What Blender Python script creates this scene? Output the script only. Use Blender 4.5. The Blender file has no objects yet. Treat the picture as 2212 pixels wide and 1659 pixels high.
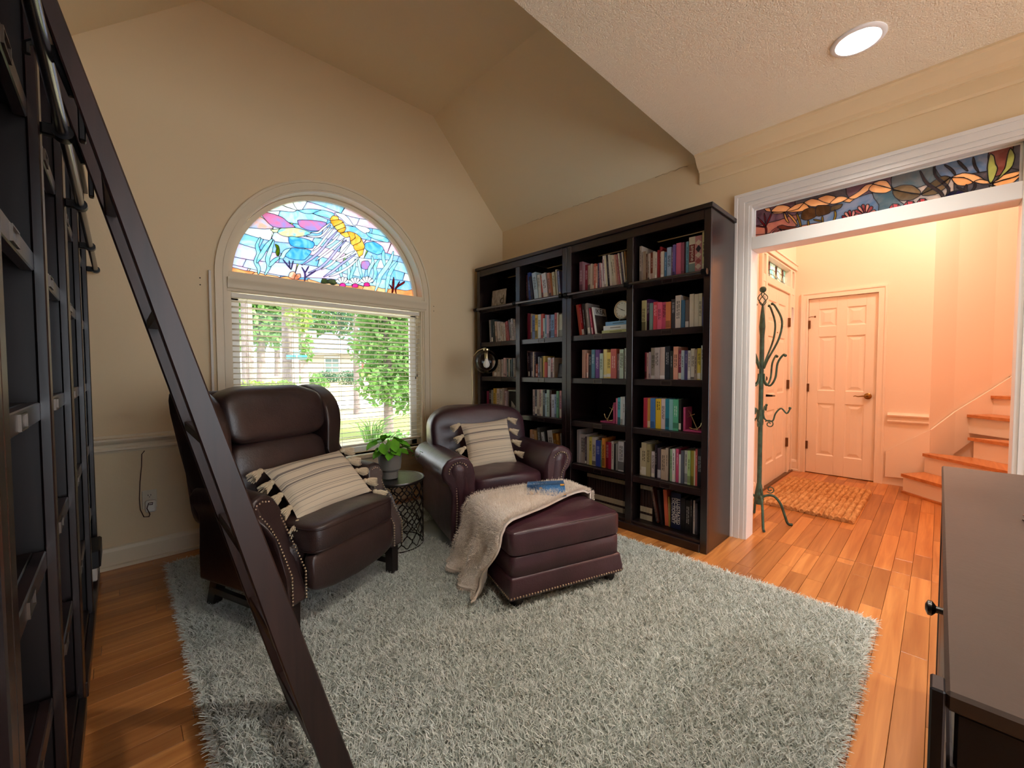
import bpy, bmesh, math, random
from mathutils import Vector, Matrix, noise
from mathutils.geometry import delaunay_2d_cdt

SC = bpy.context.scene
COL = SC.collection
R = math.radians
sin, cos, pi = math.sin, math.cos, math.pi

# ---------------------------------------------------------------- camera
cam = bpy.data.cameras.new('camera')
cam.sensor_fit = 'HORIZONTAL'; cam.sensor_width = 36.0
cam.lens = 885.05 / 2212 * 36.0
cam.clip_start = 0.02; cam.clip_end = 300
YAW, PIT, ROL = 0.763447, -0.0362289, -0.0024492
_f = Vector((sin(YAW) * cos(PIT), cos(YAW) * cos(PIT), sin(PIT)))
_r = Vector((cos(YAW), -sin(YAW), 0)); _u = _r.cross(_f)
_r2 = _r * cos(ROL) + _u * sin(ROL); _u2 = -_r * sin(ROL) + _u * cos(ROL)
camo = bpy.data.objects.new('camera', cam); COL.objects.link(camo)
camo.matrix_world = Matrix(((_r2.x, _u2.x, -_f.x, 0), (_r2.y, _u2.y, -_f.y, 0), (_r2.z, _u2.z, -_f.z, 1.2), (0, 0, 0, 1)))
SC.camera = camo

# ---------------------------------------------------------------- sky, sun, exposure
SKY_COL, SKY_STR = (0.86, 0.93, 1.0), 4.6
SUN_STR = 15.0
CAN_W = 22.0          # each recessed ceiling lamp
FOYER_W = 120.0        # added foyer pendant
EXPOSURE = 0.3
w = bpy.data.worlds.new('overcast_sky'); SC.world = w; w.use_nodes = True
bg = w.node_tree.nodes['Background']
bg.inputs[0].default_value = (*SKY_COL, 1); bg.inputs[1].default_value = SKY_STR
sl = bpy.data.lights.new('sun', 'SUN'); sl.energy = SUN_STR; sl.angle = R(6); sl.color = (1, 0.95, 0.86)
so = bpy.data.objects.new('sun', sl); COL.objects.link(so)
so.rotation_euler = Vector((-0.42, 0.62, -0.88)).to_track_quat('-Z', 'Y').to_euler()
SC.view_settings.view_transform = 'Standard'; SC.view_settings.look = 'None'
SC.view_settings.exposure = EXPOSURE; SC.view_settings.gamma = 1.0
SC.view_settings.use_curve_mapping = False
SC.cycles.use_denoising = True
SC.cycles.max_bounces = 12; SC.cycles.diffuse_bounces = 6; SC.cycles.glossy_bounces = 4
SC.cycles.transparent_max_bounces = 16; SC.cycles.transmission_bounces = 8
SC.cycles.sample_clamp_indirect = 6.0
SC.cycles.caustics_reflective = False; SC.cycles.caustics_refractive = False

# ---------------------------------------------------------------- helpers
def lin(h):
    if not isinstance(h, str): return h
    c = [int(h[i:i + 2], 16) / 255 for i in (0, 2, 4)]
    return tuple(x / 12.92 if x <= 0.04045 else ((x + 0.055) / 1.055) ** 2.4 for x in c)

MATS = {}
def mat(name, col=(.5, .5, .5), rough=.5, metal=0.0, spec=.5, var=None, bump=None, coat=0, sheen=0, alpha=None, emit=None, objvar=0, stretch=None):
    """principled; var=(scale, second colour), bump=(scale, strength), objvar = brightness change per object"""
    if name in MATS: return MATS[name]
    m = bpy.data.materials.new(name); MATS[name] = m; m.use_nodes = True
    nt = m.node_tree; N = nt.nodes; L = nt.links
    p = N['Principled BSDF']; col = lin(col)
    p.inputs['Base Color'].default_value = (*col, 1); p.inputs['Roughness'].default_value = rough
    p.inputs['Metallic'].default_value = metal; p.inputs['Specular IOR Level'].default_value = spec
    if coat: p.inputs['Coat Weight'].default_value = coat; p.inputs['Coat Roughness'].default_value = .15
    if sheen: p.inputs['Sheen Weight'].default_value = sheen; p.inputs['Sheen Roughness'].default_value = .5
    if emit: p.inputs['Emission Color'].default_value = (*emit[0], 1); p.inputs['Emission Strength'].default_value = emit[1]
    co = None
    if var or bump:
        tc = N.new('ShaderNodeTexCoord'); mp = N.new('ShaderNodeMapping'); L.new(tc.outputs['Object'], mp.inputs[0])
        if stretch: mp.inputs['Scale'].default_value = stretch
        co = mp.outputs[0]
    src = None
    if var:
        nz = N.new('ShaderNodeTexNoise'); nz.inputs['Scale'].default_value = var[0]; nz.inputs['Detail'].default_value = 6
        L.new(co, nz.inputs['Vector'])
        rp = N.new('ShaderNodeValToRGB'); rp.color_ramp.elements[0].position = .32; rp.color_ramp.elements[1].position = .68
        rp.color_ramp.elements[0].color = (*col, 1); rp.color_ramp.elements[1].color = (*lin(var[1]), 1)
        L.new(nz.outputs[0], rp.inputs[0]); src = rp.outputs[0]
    if objvar:
        oi = N.new('ShaderNodeObjectInfo'); mr = N.new('ShaderNodeMapRange')
        mr.inputs[3].default_value = 1 - objvar; mr.inputs[4].default_value = 1 + objvar
        L.new(oi.outputs['Random'], mr.inputs[0])
        mx = N.new('ShaderNodeMix'); mx.data_type = 'RGBA'; mx.blend_type = 'MULTIPLY'; mx.inputs[0].default_value = 1
        if src: L.new(src, mx.inputs[6])
        else: mx.inputs[6].default_value = (*col, 1)
        L.new(mr.outputs[0], mx.inputs[7]); src = mx.outputs[2]
    if src: L.new(src, p.inputs['Base Color'])
    if bump:
        bs = bump if isinstance(bump[0], tuple) else (bump,)
        prev = None
        for sc_, st in bs:
            nb = N.new('ShaderNodeTexNoise'); nb.inputs['Scale'].default_value = sc_; nb.inputs['Detail'].default_value = 4
            L.new(co, nb.inputs['Vector'])
            b = N.new('ShaderNodeBump'); b.inputs['Strength'].default_value = st; b.inputs['Distance'].default_value = .01
            L.new(nb.outputs[0], b.inputs['Height'])
            if prev: L.new(prev, b.inputs['Normal'])
            prev = b.outputs[0]
        L.new(prev, p.inputs['Normal'])
    return m

def wood(name, c1, c2, axis=0, scale=1.0, rough=.4, plank=0.0, coat=0, bump=.06, spec=.5):
    """grain running along one world axis; plank = per-object shift of tone"""
    if name in MATS: return MATS[name]
    m = bpy.data.materials.new(name); MATS[name] = m; m.use_nodes = True
    nt = m.node_tree; N = nt.nodes; L = nt.links; p = N['Principled BSDF']
    p.inputs['Roughness'].default_value = rough; p.inputs['Specular IOR Level'].default_value = spec
    if coat: p.inputs['Coat Weight'].default_value = coat; p.inputs['Coat Roughness'].default_value = .2
    g = N.new('ShaderNodeNewGeometry'); mp = N.new('ShaderNodeMapping'); L.new(g.outputs['Position'], mp.inputs[0])
    s = [38 * scale] * 3; s[axis] = 2.2 * scale; mp.inputs['Scale'].default_value = s
    oi = N.new('ShaderNodeObjectInfo')
    if plank:
        cb = N.new('ShaderNodeCombineXYZ'); ml = N.new('ShaderNodeMath'); ml.operation = 'MULTIPLY'; ml.inputs[1].default_value = 90
        L.new(oi.outputs['Random'], ml.inputs[0]); [L.new(ml.outputs[0], cb.inputs[i]) for i in range(3)]
        L.new(cb.outputs[0], mp.inputs['Location'])
    nz = N.new('ShaderNodeTexNoise'); nz.inputs['Scale'].default_value = 1; nz.inputs['Detail'].default_value = 5; nz.inputs['Distortion'].default_value = .6
    L.new(mp.outputs[0], nz.inputs['Vector'])
    rp = N.new('ShaderNodeValToRGB'); rp.color_ramp.elements[0].position = .28; rp.color_ramp.elements[1].position = .72
    rp.color_ramp.elements[0].color = (*lin(c1), 1); rp.color_ramp.elements[1].color = (*lin(c2), 1)
    L.new(nz.outputs[0], rp.inputs[0]); src = rp.outputs[0]
    if plank:
        mr = N.new('ShaderNodeValToRGB'); e = mr.color_ramp.elements
        e[0].color = (1 - plank, 1 - plank * 1.15, 1 - plank * 1.3, 1); e[1].color = (1 + plank * .55, 1 + plank * .6, 1 + plank * .6, 1)
        L.new(oi.outputs['Random'], mr.inputs[0])
        mx = N.new('ShaderNodeMix'); mx.data_type = 'RGBA'; mx.blend_type = 'MULTIPLY'; mx.inputs[0].default_value = 1
        L.new(src, mx.inputs[6]); L.new(mr.outputs[0], mx.inputs[7]); src = mx.outputs[2]
    L.new(src, p.inputs['Base Color'])
    b = N.new('ShaderNodeBump'); b.inputs['Strength'].default_value = bump; b.inputs['Distance'].default_value = .004
    L.new(nz.outputs[0], b.inputs['Height']); L.new(b.outputs[0], p.inputs['Normal'])
    return m

def clear_glass(name='window_glass', tint=(1, 1, 1)):
    if name in MATS: return MATS[name]
    m = bpy.data.materials.new(name); MATS[name] = m; m.use_nodes = True
    nt = m.node_tree; N = nt.nodes; L = nt.links; N.remove(N['Principled BSDF'])
    o = N['Material Output']; t = N.new('ShaderNodeBsdfTransparent'); t.inputs[0].default_value = (*tint, 1)
    g = N.new('ShaderNodeBsdfGlossy'); g.inputs['Roughness'].default_value = .02
    fr = N.new('ShaderNodeFresnel'); fr.inputs[0].default_value = 1.35
    mx = N.new('ShaderNodeMixShader'); L.new(fr.outputs[0], mx.inputs[0]); L.new(t.outputs[0], mx.inputs[1]); L.new(g.outputs[0], mx.inputs[2])
    L.new(mx.outputs[0], o.inputs[0]); return m

def art_glass(name, c1, c2=None, clear=.25, scale=9.0):
    """streaky coloured glass that lets daylight through"""
    if name in MATS: return MATS[name]
    c1 = lin(c1); c2 = lin(c2) if c2 else c1
    m = bpy.data.materials.new(name); MATS[name] = m; m.use_nodes = True
    nt = m.node_tree; N = nt.nodes; L = nt.links; N.remove(N['Principled BSDF']); o = N['Material Output']
    g = N.new('ShaderNodeNewGeometry'); nz = N.new('ShaderNodeTexNoise'); nz.inputs['Scale'].default_value = scale
    nz.inputs['Detail'].default_value = 5; nz.inputs['Distortion'].default_value = 2.0; L.new(g.outputs['Position'], nz.inputs['Vector'])
    rp = N.new('ShaderNodeValToRGB'); rp.color_ramp.elements[0].position = .38; rp.color_ramp.elements[1].position = .62
    rp.color_ramp.elements[0].color = (*c1, 1); rp.color_ramp.elements[1].color = (*c2, 1); L.new(nz.outputs[0], rp.inputs[0])
    tl = N.new('ShaderNodeBsdfTranslucent'); tp = N.new('ShaderNodeBsdfTransparent'); df = N.new('ShaderNodeBsdfDiffuse')
    for s in (tl, tp, df): L.new(rp.outputs[0], s.inputs[0])
    a = N.new('ShaderNodeMixShader'); a.inputs[0].default_value = clear; L.new(tl.outputs[0], a.inputs[1]); L.new(tp.outputs[0], a.inputs[2])
    b = N.new('ShaderNodeMixShader'); b.inputs[0].default_value = .18; L.new(a.outputs[0], b.inputs[1]); L.new(df.outputs[0], b.inputs[2])
    gl = N.new('ShaderNodeBsdfGlossy'); gl.inputs['Roughness'].default_value = .12
    c = N.new('ShaderNodeMixShader'); c.inputs[0].default_value = .04; L.new(b.outputs[0], c.inputs[1]); L.new(gl.outputs[0], c.inputs[2])
    L.new(c.outputs[0], o.inputs[0]); return m

class MB:
    """collects shapes; build() links them as one mesh object"""
    def __init__(s, M=None): s.v = []; s.f = []; s.M = M
    def add(s, vs, fs):
        k = len(s.v); s.v += [tuple(s.M @ Vector(p)) for p in vs] if s.M else [tuple(p) for p in vs]
        s.f += [tuple(i + k for i in f) for f in fs]; return s
    def box(s, x0, x1, y0, y1, z0, z1, b=0):
        if x0 > x1: x0, x1 = x1, x0
        if y0 > y1: y0, y1 = y1, y0
        if z0 > z1: z0, z1 = z1, z0
        if not b:
            return s.add([(x, y, z) for z in (z0, z1) for y in (y0, y1) for x in (x0, x1)],
                         [(0, 2, 3, 1), (4, 5, 7, 6), (0, 1, 5, 4), (2, 6, 7, 3), (0, 4, 6, 2), (1, 3, 7, 5)])
        b = min(b, (x1 - x0) * .45, (y1 - y0) * .45, (z1 - z0) * .45)
        X = (x0, x1); Y = (y0, y1); Z = (z0, z1); vs = []; idx = {}
        for i in (0, 1):
            for j in (0, 1):
                for k in (0, 1):
                    dx = b if i == 0 else -b; dy = b if j == 0 else -b; dz = b if k == 0 else -b
                    idx[i, j, k] = len(vs)
                    vs += [(X[i], Y[j] + dy, Z[k] + dz), (X[i] + dx, Y[j], Z[k] + dz), (X[i] + dx, Y[j] + dy, Z[k])]
        I = lambda i, j, k, a: idx[i, j, k] + a
        fs = []
        for i in (0, 1):
            q = [I(i, 0, 0, 0), I(i, 1, 0, 0), I(i, 1, 1, 0), I(i, 0, 1, 0)]; fs.append(q if i else q[::-1])
            q = [I(0, i, 0, 1), I(0, i, 1, 1), I(1, i, 1, 1), I(1, i, 0, 1)]; fs.append(q if i else q[::-1])
            q = [I(0, 0, i, 2), I(1, 0, i, 2), I(1, 1, i, 2), I(0, 1, i, 2)]; fs.append(q if i else q[::-1])
        for i in (0, 1):
            for j in (0, 1):
                q = [I(i, j, 0, 0), I(i, j, 1, 0), I(i, j, 1, 1), I(i, j, 0, 1)]; fs.append(q if i != j else q[::-1])
                q = [I(i, 0, j, 0), I(i, 1, j, 0), I(i, 1, j, 2), I(i, 0, j, 2)]; fs.append(q[::-1] if i != j else q)
                q = [I(0, i, j, 1), I(1, i, j, 1), I(1, i, j, 2), I(0, i, j, 2)]; fs.append(q if i != j else q[::-1])
        for key in idx:
            q = [I(*key, 0), I(*key, 1), I(*key, 2)]; fs.append(q if sum(key) % 2 else q[::-1])
        return s.add(vs, fs)
    def prism(s, poly, axis, a, b):
        """polygon extruded along an axis; x: (y,z)  y: (x,z)  z: (x,y); a/b may be functions of the second coordinate"""
        n = len(poly); vs = []
        for e in (a, b):
            for (p, q) in poly:
                d = e(q) if callable(e) else e
                vs.append((d, p, q) if axis == 'x' else (p, d, q) if axis == 'y' else (p, q, d))
        return s.add(vs, [tuple(range(n))[::-1], tuple(range(n, 2 * n))] + [(i, (i + 1) % n, n + (i + 1) % n, n + i) for i in range(n)])
    def tube(s, pts, r, n=8, closed=False, cap=True):
        pts = [Vector(p) for p in pts]; m = len(pts); rr = r if isinstance(r, (list, tuple)) else [r] * m
        up = None; vs = []
        for i, p in enumerate(pts):
            t = (pts[(i + 1) % m] - pts[i - 1]) if closed else (pts[min(i + 1, m - 1)] - pts[max(i - 1, 0)])
            if t.length < 1e-9: t = Vector((0, 0, 1))
            t.normalize()
            if up is None: up = t.orthogonal().normalized()
            else:
                up = up - t * up.dot(t)
                up = up.normalized() if up.length > 1e-6 else t.orthogonal().normalized()
            w_ = t.cross(up)
            vs += [p + (up * cos(2 * pi * k / n) + w_ * sin(2 * pi * k / n)) * rr[i] for k in range(n)]
        fs = [(i * n + k, i * n + (k + 1) % n, ((i + 1) % m) * n + (k + 1) % n, ((i + 1) % m) * n + k) for i in range(m if closed else m - 1) for k in range(n)]
        if cap and not closed: fs += [tuple(range(n))[::-1], tuple((m - 1) * n + k for k in range(n))]
        return s.add(vs, fs)
    def lathe(s, prof, n=24, c=(0, 0, 0), cap=True):
        vs = []; m = len(prof)
        for (r, z) in prof: vs += [(c[0] + r * cos(2 * pi * k / n), c[1] + r * sin(2 * pi * k / n), c[2] + z) for k in range(n)]
        fs = [(i * n + k, i * n + (k + 1) % n, (i + 1) * n + (k + 1) % n, (i + 1) * n + k) for i in range(m - 1) for k in range(n)]
        if cap: fs += [tuple(range(n))[::-1], tuple((m - 1) * n + k for k in range(n))]
        return s.add(vs, fs)
    def sell(s, c, a, b, h, e1=.35, e2=.35, nu=28, nv=16, fn=None):
        """rounded box / cushion (superellipsoid) with half sizes a,b,h"""
        P = lambda t, e: math.copysign(abs(t) ** e, t)
        vs = []
        for j in range(1, nv):
            v = -pi / 2 + pi * j / nv
            for i in range(nu):
                u = 2 * pi * i / nu
                p = Vector((a * P(cos(v), e1) * P(cos(u), e2), b * P(cos(v), e1) * P(sin(u), e2), h * P(sin(v), e1)))
                if fn: p = fn(p)
                vs.append(p + Vector(c))
        lo = Vector((0, 0, -h)); hi = Vector((0, 0, h))
        if fn: lo = fn(lo); hi = fn(hi)
        k = len(vs); vs += [lo + Vector(c), hi + Vector(c)]
        fs = [(j * nu + i, j * nu + (i + 1) % nu, (j + 1) * nu + (i + 1) % nu, (j + 1) * nu + i) for j in range(nv - 2) for i in range(nu)]
        fs += [(k, (i + 1) % nu, i) for i in range(nu)] + [(k + 1, (nv - 2) * nu + i, (nv - 2) * nu + (i + 1) % nu) for i in range(nu)]
        return s.add(vs, fs)
    def sphere(s, c, r, n=8): return s.sell(c, r, r, r, 1, 1, n, max(4, n // 2 + 1))
    def cyl(s, p0, p1, r, n=10): return s.tube([p0, p1], r, n)
    def grid(s, fn, nu, nv, th=0):
        """open sheet fn(u,v); th = thickness along the normal"""
        P = [[Vector(fn(i / nu, j / nv)) for i in range(nu + 1)] for j in range(nv + 1)]
        vs = [p for row in P for p in row]; W_ = nu + 1
        fs = [(j * W_ + i, j * W_ + i + 1, (j + 1) * W_ + i + 1, (j + 1) * W_ + i) for j in range(nv) for i in range(nu)]
        if th:
            nn = []
            for j in range(nv + 1):
                for i in range(nu + 1):
                    a = P[j][min(i + 1, nu)] - P[j][max(i - 1, 0)]; b = P[min(j + 1, nv)][i] - P[max(j - 1, 0)][i]
                    c = a.cross(b); nn.append(c.normalized() if c.length > 1e-12 else Vector((0, 0, 1)))
            k = len(vs); vs = vs + [v - n_ * th for v, n_ in zip(vs, nn)]
            fs = fs + [tuple(x + k for x in f[::-1]) for f in fs]
            rim = [i for i in range(nu + 1)] + [j * W_ + nu for j in range(1, nv + 1)] + [nv * W_ + i for i in range(nu - 1, -1, -1)] + [j * W_ for j in range(nv - 1, 0, -1)]
            fs += [(rim[q], rim[q - 1], rim[q - 1] + k, rim[q] + k) for q in range(len(rim))]
        return s.add(vs, fs)
    def build(s, name, m, parent=None, smooth=None, **kw):
        me = bpy.data.meshes.new(name); me.from_pydata(s.v, [], s.f)
        if m: me.materials.append(m)
        if smooth is not None:
            if len(s.f) < 30000:
                bm = bmesh.new(); bm.from_mesh(me); bmesh.ops.recalc_face_normals(bm, faces=bm.faces); bm.to_mesh(me); bm.free()
            me.polygons.foreach_set('use_smooth', [True] * len(me.polygons)); me.set_sharp_from_angle(angle=R(smooth))
        me.update()
        return link(name, me, parent, **kw)

def link(name, me, parent=None, label=None, cat=None, group=None, kind=None, loc=None, rot=None):
    o = bpy.data.objects.new(name, me); COL.objects.link(o)
    if parent: o.parent = parent
    if loc: o.location = loc
    if rot: o.rotation_euler = rot
    return tag(o, label, cat, group, kind)
def tag(o, label=None, cat=None, group=None, kind=None):
    if label: o['label'] = label
    if cat: o['category'] = cat
    if group: o['group'] = group
    if kind: o['kind'] = kind
    return o
def thing(name, label, cat, loc=(0, 0, 0), rz=0, group=None):
    return link(name, None, None, label, cat, group, None, loc, (0, 0, rz))
def struct(name, mb, m, smooth=None): return mb.build(name, m, None, smooth, kind='structure')
def dup(o, parent=None):
    c = o.copy(); COL.objects.link(c); c.parent = parent
    for ch in list(o.children): dup(ch, c)
    return c
def area(name, loc, target, size, watts, col=(1, 1, 1), shape='DISK', sy=None, spread=None):
    l = bpy.data.lights.new(name, 'AREA'); l.shape = shape; l.size = size; l.energy = watts; l.color = col
    if sy: l.size_y = sy
    if spread: l.spread = spread
    o = bpy.data.objects.new(name, l); COL.objects.link(o); o.location = loc
    o.rotation_euler = (Vector(target) - Vector(loc)).to_track_quat('-Z', 'Y').to_euler(); return o
def text_mesh(body, size, depth=.0004, align='CENTER'):
    c = bpy.data.curves.new('lettering', 'FONT'); c.body = body; c.size = size; c.extrude = depth
    c.align_x = align; c.align_y = 'CENTER'; c.resolution_u = 3
    o = bpy.data.objects.new('lettering', c); COL.objects.link(o)
    dg = bpy.context.evaluated_depsgraph_get(); me = bpy.data.meshes.new_from_object(o.evaluated_get(dg))
    bpy.data.objects.remove(o); bpy.data.curves.remove(c); return me
def text_part(body, size, m, parent, M, name='lettering', depth=.0004, fit=None):
    me = text_mesh(body, size, depth); me.name = name
    if fit:
        xs = [v.co.x for v in me.vertices]
        if xs and max(xs) - min(xs) > fit: M = M @ Matrix.Diagonal((fit / (max(xs) - min(xs)), 1, 1, 1))
    me.transform(M); me.materials.clear(); me.materials.append(m); return link(name, me, parent)
def slab(outer, holes, axis, a, b):
    """flat wall with openings: outline and holes in the plane, thickness a..b along the axis"""
    bm = bmesh.new(); ed = []; loops = []
    for lp in [outer] + holes:
        vs = [bm.verts.new((p[0], p[1], 0)) for p in lp]; loops.append(len(vs))
        ed += [bm.edges.new((vs[i], vs[(i + 1) % len(vs)])) for i in range(len(vs))]
    bmesh.ops.triangle_fill(bm, use_beauty=True, use_dissolve=False, edges=ed)
    bm.verts.index_update(); flat = [tuple(v.co) for v in bm.verts]; tris = [[v.index for v in f.verts] for f in bm.faces]; bm.free()
    put = lambda p, d: (d, p[0], p[1]) if axis == 'x' else (p[0], d, p[1]) if axis == 'y' else (p[0], p[1], d)
    mb = MB(); n = len(flat); vs = [put(p, a) for p in flat] + [put(p, b) for p in flat]
    fs = [tuple(t) for t in tris] + [tuple(i + n for i in t[::-1]) for t in tris]; k = 0
    for ln in loops:
        fs += [(k + i, k + (i + 1) % ln, n + k + (i + 1) % ln, n + k + i) for i in range(ln)]; k += ln
    mb.add(vs, fs); return mb
def arc(cx, cz, r, a0, a1, n): return [(cx + r * cos(a0 + (a1 - a0) * i / n), cz + r * sin(a0 + (a1 - a0) * i / n)) for i in range(n + 1)]
def spline(pts, k=5):
    P = [Vector(p) for p in pts]; o = []
    for i in range(len(P) - 1):
        p0, p1, p2, p3 = P[max(i - 1, 0)], P[i], P[i + 1], P[min(i + 2, len(P) - 1)]
        for j in range(k):
            t = j / k; o.append(.5 * ((2 * p1) + (p2 - p0) * t + (2 * p0 - 5 * p1 + 4 * p2 - p3) * t * t + (3 * p1 - p0 - 3 * p2 + p3) * t ** 3))
    return o + [P[-1]]
def ss(t, a=0, b=1):
    t = max(0, min(1, (t - a) / (b - a))); return t * t * (3 - 2 * t)
def fbm(p, s=1.0): return noise.noise(Vector(p) * s)

# ---------------------------------------------------------------- materials of the setting
WALL = mat('wall_paint', 'e4cda6', .62, spec=.25, bump=(60, .05))
CEIL = mat('ceiling_texture', 'f0e6d0', .85, spec=.1, bump=((170, .55), (60, .35)))
VAULT = mat('wall_paint_lightened', 'eedcb8', .65, spec=.2, bump=(60, .05))  # lighter copy of the wall paint: light on the vault put into colour
TRIM = mat('cream_trim', 'e2d2b4', .42, spec=.4)
WHITE = mat('white_trim', 'e9e7e4', .35, spec=.45)
FWALL = mat('foyer_paint', 'f1e2d4', .6, spec=.25)
FWHITE = mat('foyer_white', 'f2e6da', .35, spec=.45)
FLOORM = wood('oak_planks', 'a6622c', 'cc8c4e', 0, .8, .30, plank=.34, coat=.15, bump=.05)
DARKGAP = mat('subfloor', '3a1e0c', .9)
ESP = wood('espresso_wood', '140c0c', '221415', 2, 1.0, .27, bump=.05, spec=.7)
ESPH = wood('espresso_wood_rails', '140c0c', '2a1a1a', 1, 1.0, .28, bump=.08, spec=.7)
ESPSHADE = wood('espresso_shaded', '0c0606', '160b0c', 2, 1.0, .45, bump=.06, spec=.4)  # darker copy of the espresso wood: shade inside the bookcases put into colour
BRASS = mat('aged_brass', '8c6c3c', .35, 1.0)
CHROME = mat('nickel', 'c9c4bc', .22, 1.0)
BLACK = mat('black_metal', '0c0b0d', .38, .6)
NAIL = mat('brass_nails', 'c8b49a', .28, 1.0)

YW, XW, XL, ZF, ZU, YE, YB = 3.44, 3.15, -.52, 2.74, 3.64, 1.27, -2.9
T = .12
# floor: sub floor slabs; planks are laid on them further down
fl = MB(); fl.box(XL - T, XW + T, YB - T, YW + T, -.06, -.013); fl.box(XW + T, 8.6, YB - T, 1.31, -.06, -.013)
floor = struct('floor', fl, DARKGAP)

# window wall with one arched opening
WX0, WX1, WCX, WCZ, WR, WZ0 = .565, 2.105, 1.335, 1.85, .77, .47
hole = [(WX0, WZ0), (WX1, WZ0)] + arc(WCX, WCZ, WR, 0, pi, 40)
struct('wall_back', slab([(XL - T, -.02), (XW + T, -.02), (XW + T, 3.8), (XL - T, 3.8)], [hole], 'y', YW, YW + .16), WALL)
struct('wall_left', MB().box(XL - T, XL, YB - T, YW, -.02, 3.8), WALL)
# wall with the wide doorway
DY0, DY1, DZ = -.27, .93, 2.31
struct('wall_right', slab([(YB - T, -.02), (DY0, -.02), (DY0, DZ), (DY1, DZ), (DY1, -.02), (YW + T, -.02), (YW + T, 3.8), (1.5, 3.8), (1.5, 5.1), (YB - T, 5.1)], [], 'x', XW, XW + T), WALL)
# wall behind the camera, with three tall windows added to let in more daylight
hs = [[(a, .15), (b, .15), (b, 2.45), (a, 2.45)] for a, b in ((-.32, .72), (.88, 1.92), (2.02, 3.02))]
struct('wall_front', slab([(XL - T, -.02), (XW + T, -.02), (XW + T, 2.9), (XL - T, 2.9)], hs, 'y', YB - T, YB), WALL)
for i, h in enumerate(hs):
    x0, x1 = h[0][0], h[1][0]
    fr = MB()
    for (a, b, c, d) in ((x0 - .045, x1 + .045, .07, .15), (x0 - .045, x1 + .045, 2.45, 2.53), (x0 - .045, x0, .15, 2.45), (x1, x1 + .045, .15, 2.45), (x0, x1, 1.34, 1.39)):
        fr.box(a, b, YB - .03, YB + .02, c, d, .005)
    wn = struct('window_%d' % (i + 2), fr, TRIM)  # unseen window, added as a daylight source
    MB().box(x0, x1, YB - .07, YB - .065, .15, 2.45).build('pane', clear_glass(), wn)
# ceilings: flat textured part, raised tray over the window end
CANS = [(2.545, .305), (1.0, .305), (2.545, -1.5), (1.0, -1.5)]  # the first is seen, the other three are added for light
struct('ceiling', slab([(XL - T, YB - T), (XW, YB - T), (XW, YE), (XL - T, YE)], [[(x + .082 * cos(a * pi / 16), y + .082 * sin(a * pi / 16)) for a in range(32)] for x, y in CANS], 'z', ZF, ZF + .12), CEIL)
struct('wall_bulkhead', MB().box(XL, XW, YE - .10, YE, ZF + .12, 3.8), WALL)
struct('ceiling_vault', MB().prism([(XL - T, ZF), (XL, ZF), (.449, ZU), (2.245, ZU), (XW, ZF), (XW + .04, ZF), (XW + .04, 3.8), (XL - T, 3.8)], 'y', YE, YW), VAULT)
# hairline cracks where the sloped ceiling meets the bookcase wall
rng = random.Random(5); cr = MB()
for (a, b) in ((3.05, 2.62), (2.45, 2.12), (1.62, 1.36)):
    pts = []; n = int((a - b) / .03)
    for i in range(n + 1): pts.append((XW - .004, a + (b - a) * i / n, ZF - .004 + rng.uniform(-.007, .005)))
    cr.tube(pts, [.0007 + .0012 * rng.random() for _ in pts], 4)
cr.build('paint_crack', mat('crack_brown', '8a765a', .9), bpy.data.objects['wall_right'])

# ---- foyer shell
FY, FX = 1.19, 5.71
fh = [(4.40, -.01), (5.68, -.01), (5.68, 2.325), (4.40, 2.325)]
struct('wall_foyer_front', slab([(XW + T, -.02), (4.40, -.02), (4.40, 2.325), (5.68, 2.325), (5.68, -.02), (8.62, -.02), (8.62, 5.1), (XW + T, 5.1)], [], 'y', FY, FY + T), FWALL)
CD0, CD1, CDZ = .458, 1.058, 1.99
struct('wall_foyer_closet', slab([(.06, -.02), (CD0, -.02), (CD0, CDZ), (CD1, CDZ), (CD1, -.02), (FY, -.02), (FY, 5.1), (.06, 5.1)], [], 'x', FX, FX + T), FWALL)
SW = [(5.71, .06), (5.98, -.10), (6.30, -.36), (6.78, -.84), (8.0, -2.06)]
sw = MB()
for (a, b) in zip(SW, SW[1:]):
    d = (Vector(b) - Vector(a)).normalized(); n_ = Vector((-d.y, d.x)) * .1
    if n_.x < 0: n_ = -n_
    sw.prism([a, b, (b[0] + n_.x, b[1] + n_.y), (a[0] + n_.x, a[1] + n_.y)], 'z', -.02, 5.1)
struct('wall_stair', sw, FWALL)
struct('wall_foyer_side', MB().box(8.5, 8.62, YB, 1.19, -.02, 5.1), FWALL)
struct('wall_foyer_rear', MB().box(XW + T, 8.62, YB - T, YB, -.02, 5.1), FWALL)
struct('ceiling_foyer', MB().box(XW + T, 8.62, YB - T, 1.31, 5.1, 5.2), FWALL)

# ---- trims: baseboards, chair rail, crown
def profile_y(mb, prof, y0, y1, x, sgn): mb.prism([(x + sgn * p, z) for p, z in prof], 'y', y0, y1)
def profile_x(mb, prof, x0, x1, y, sgn): mb.prism([(y + sgn * p, z) for p, z in prof], 'x', x0, x1)
BB = [(0, 0), (.026, 0), (.026, .018), (.016, .024), (.016, .105), (.010, .125), (.004, .132), (0, .132)]
CRL = [(0, .700), (.010, .700), (.014, .712), (.022, .716), (.022, .728), (.014, .734), (.016, .752), (.030, .766), (.036, .776), (.036, .786), (.016, .792), (.012, .806), (0, .806)]
b = MB(); profile_x(b, BB, XL, XW, YW, -1); struct('baseboard_back', b, TRIM)
b = MB(); profile_y(b, BB, 1.03, YW, XW, -1); struct('baseboard_right', b, TRIM)
b = MB(); profile_x(b, CRL, XL, .445, YW, -1); profile_x(b, CRL, 2.215, XW, YW, -1); struct('trim_1', b, TRIM)
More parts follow.
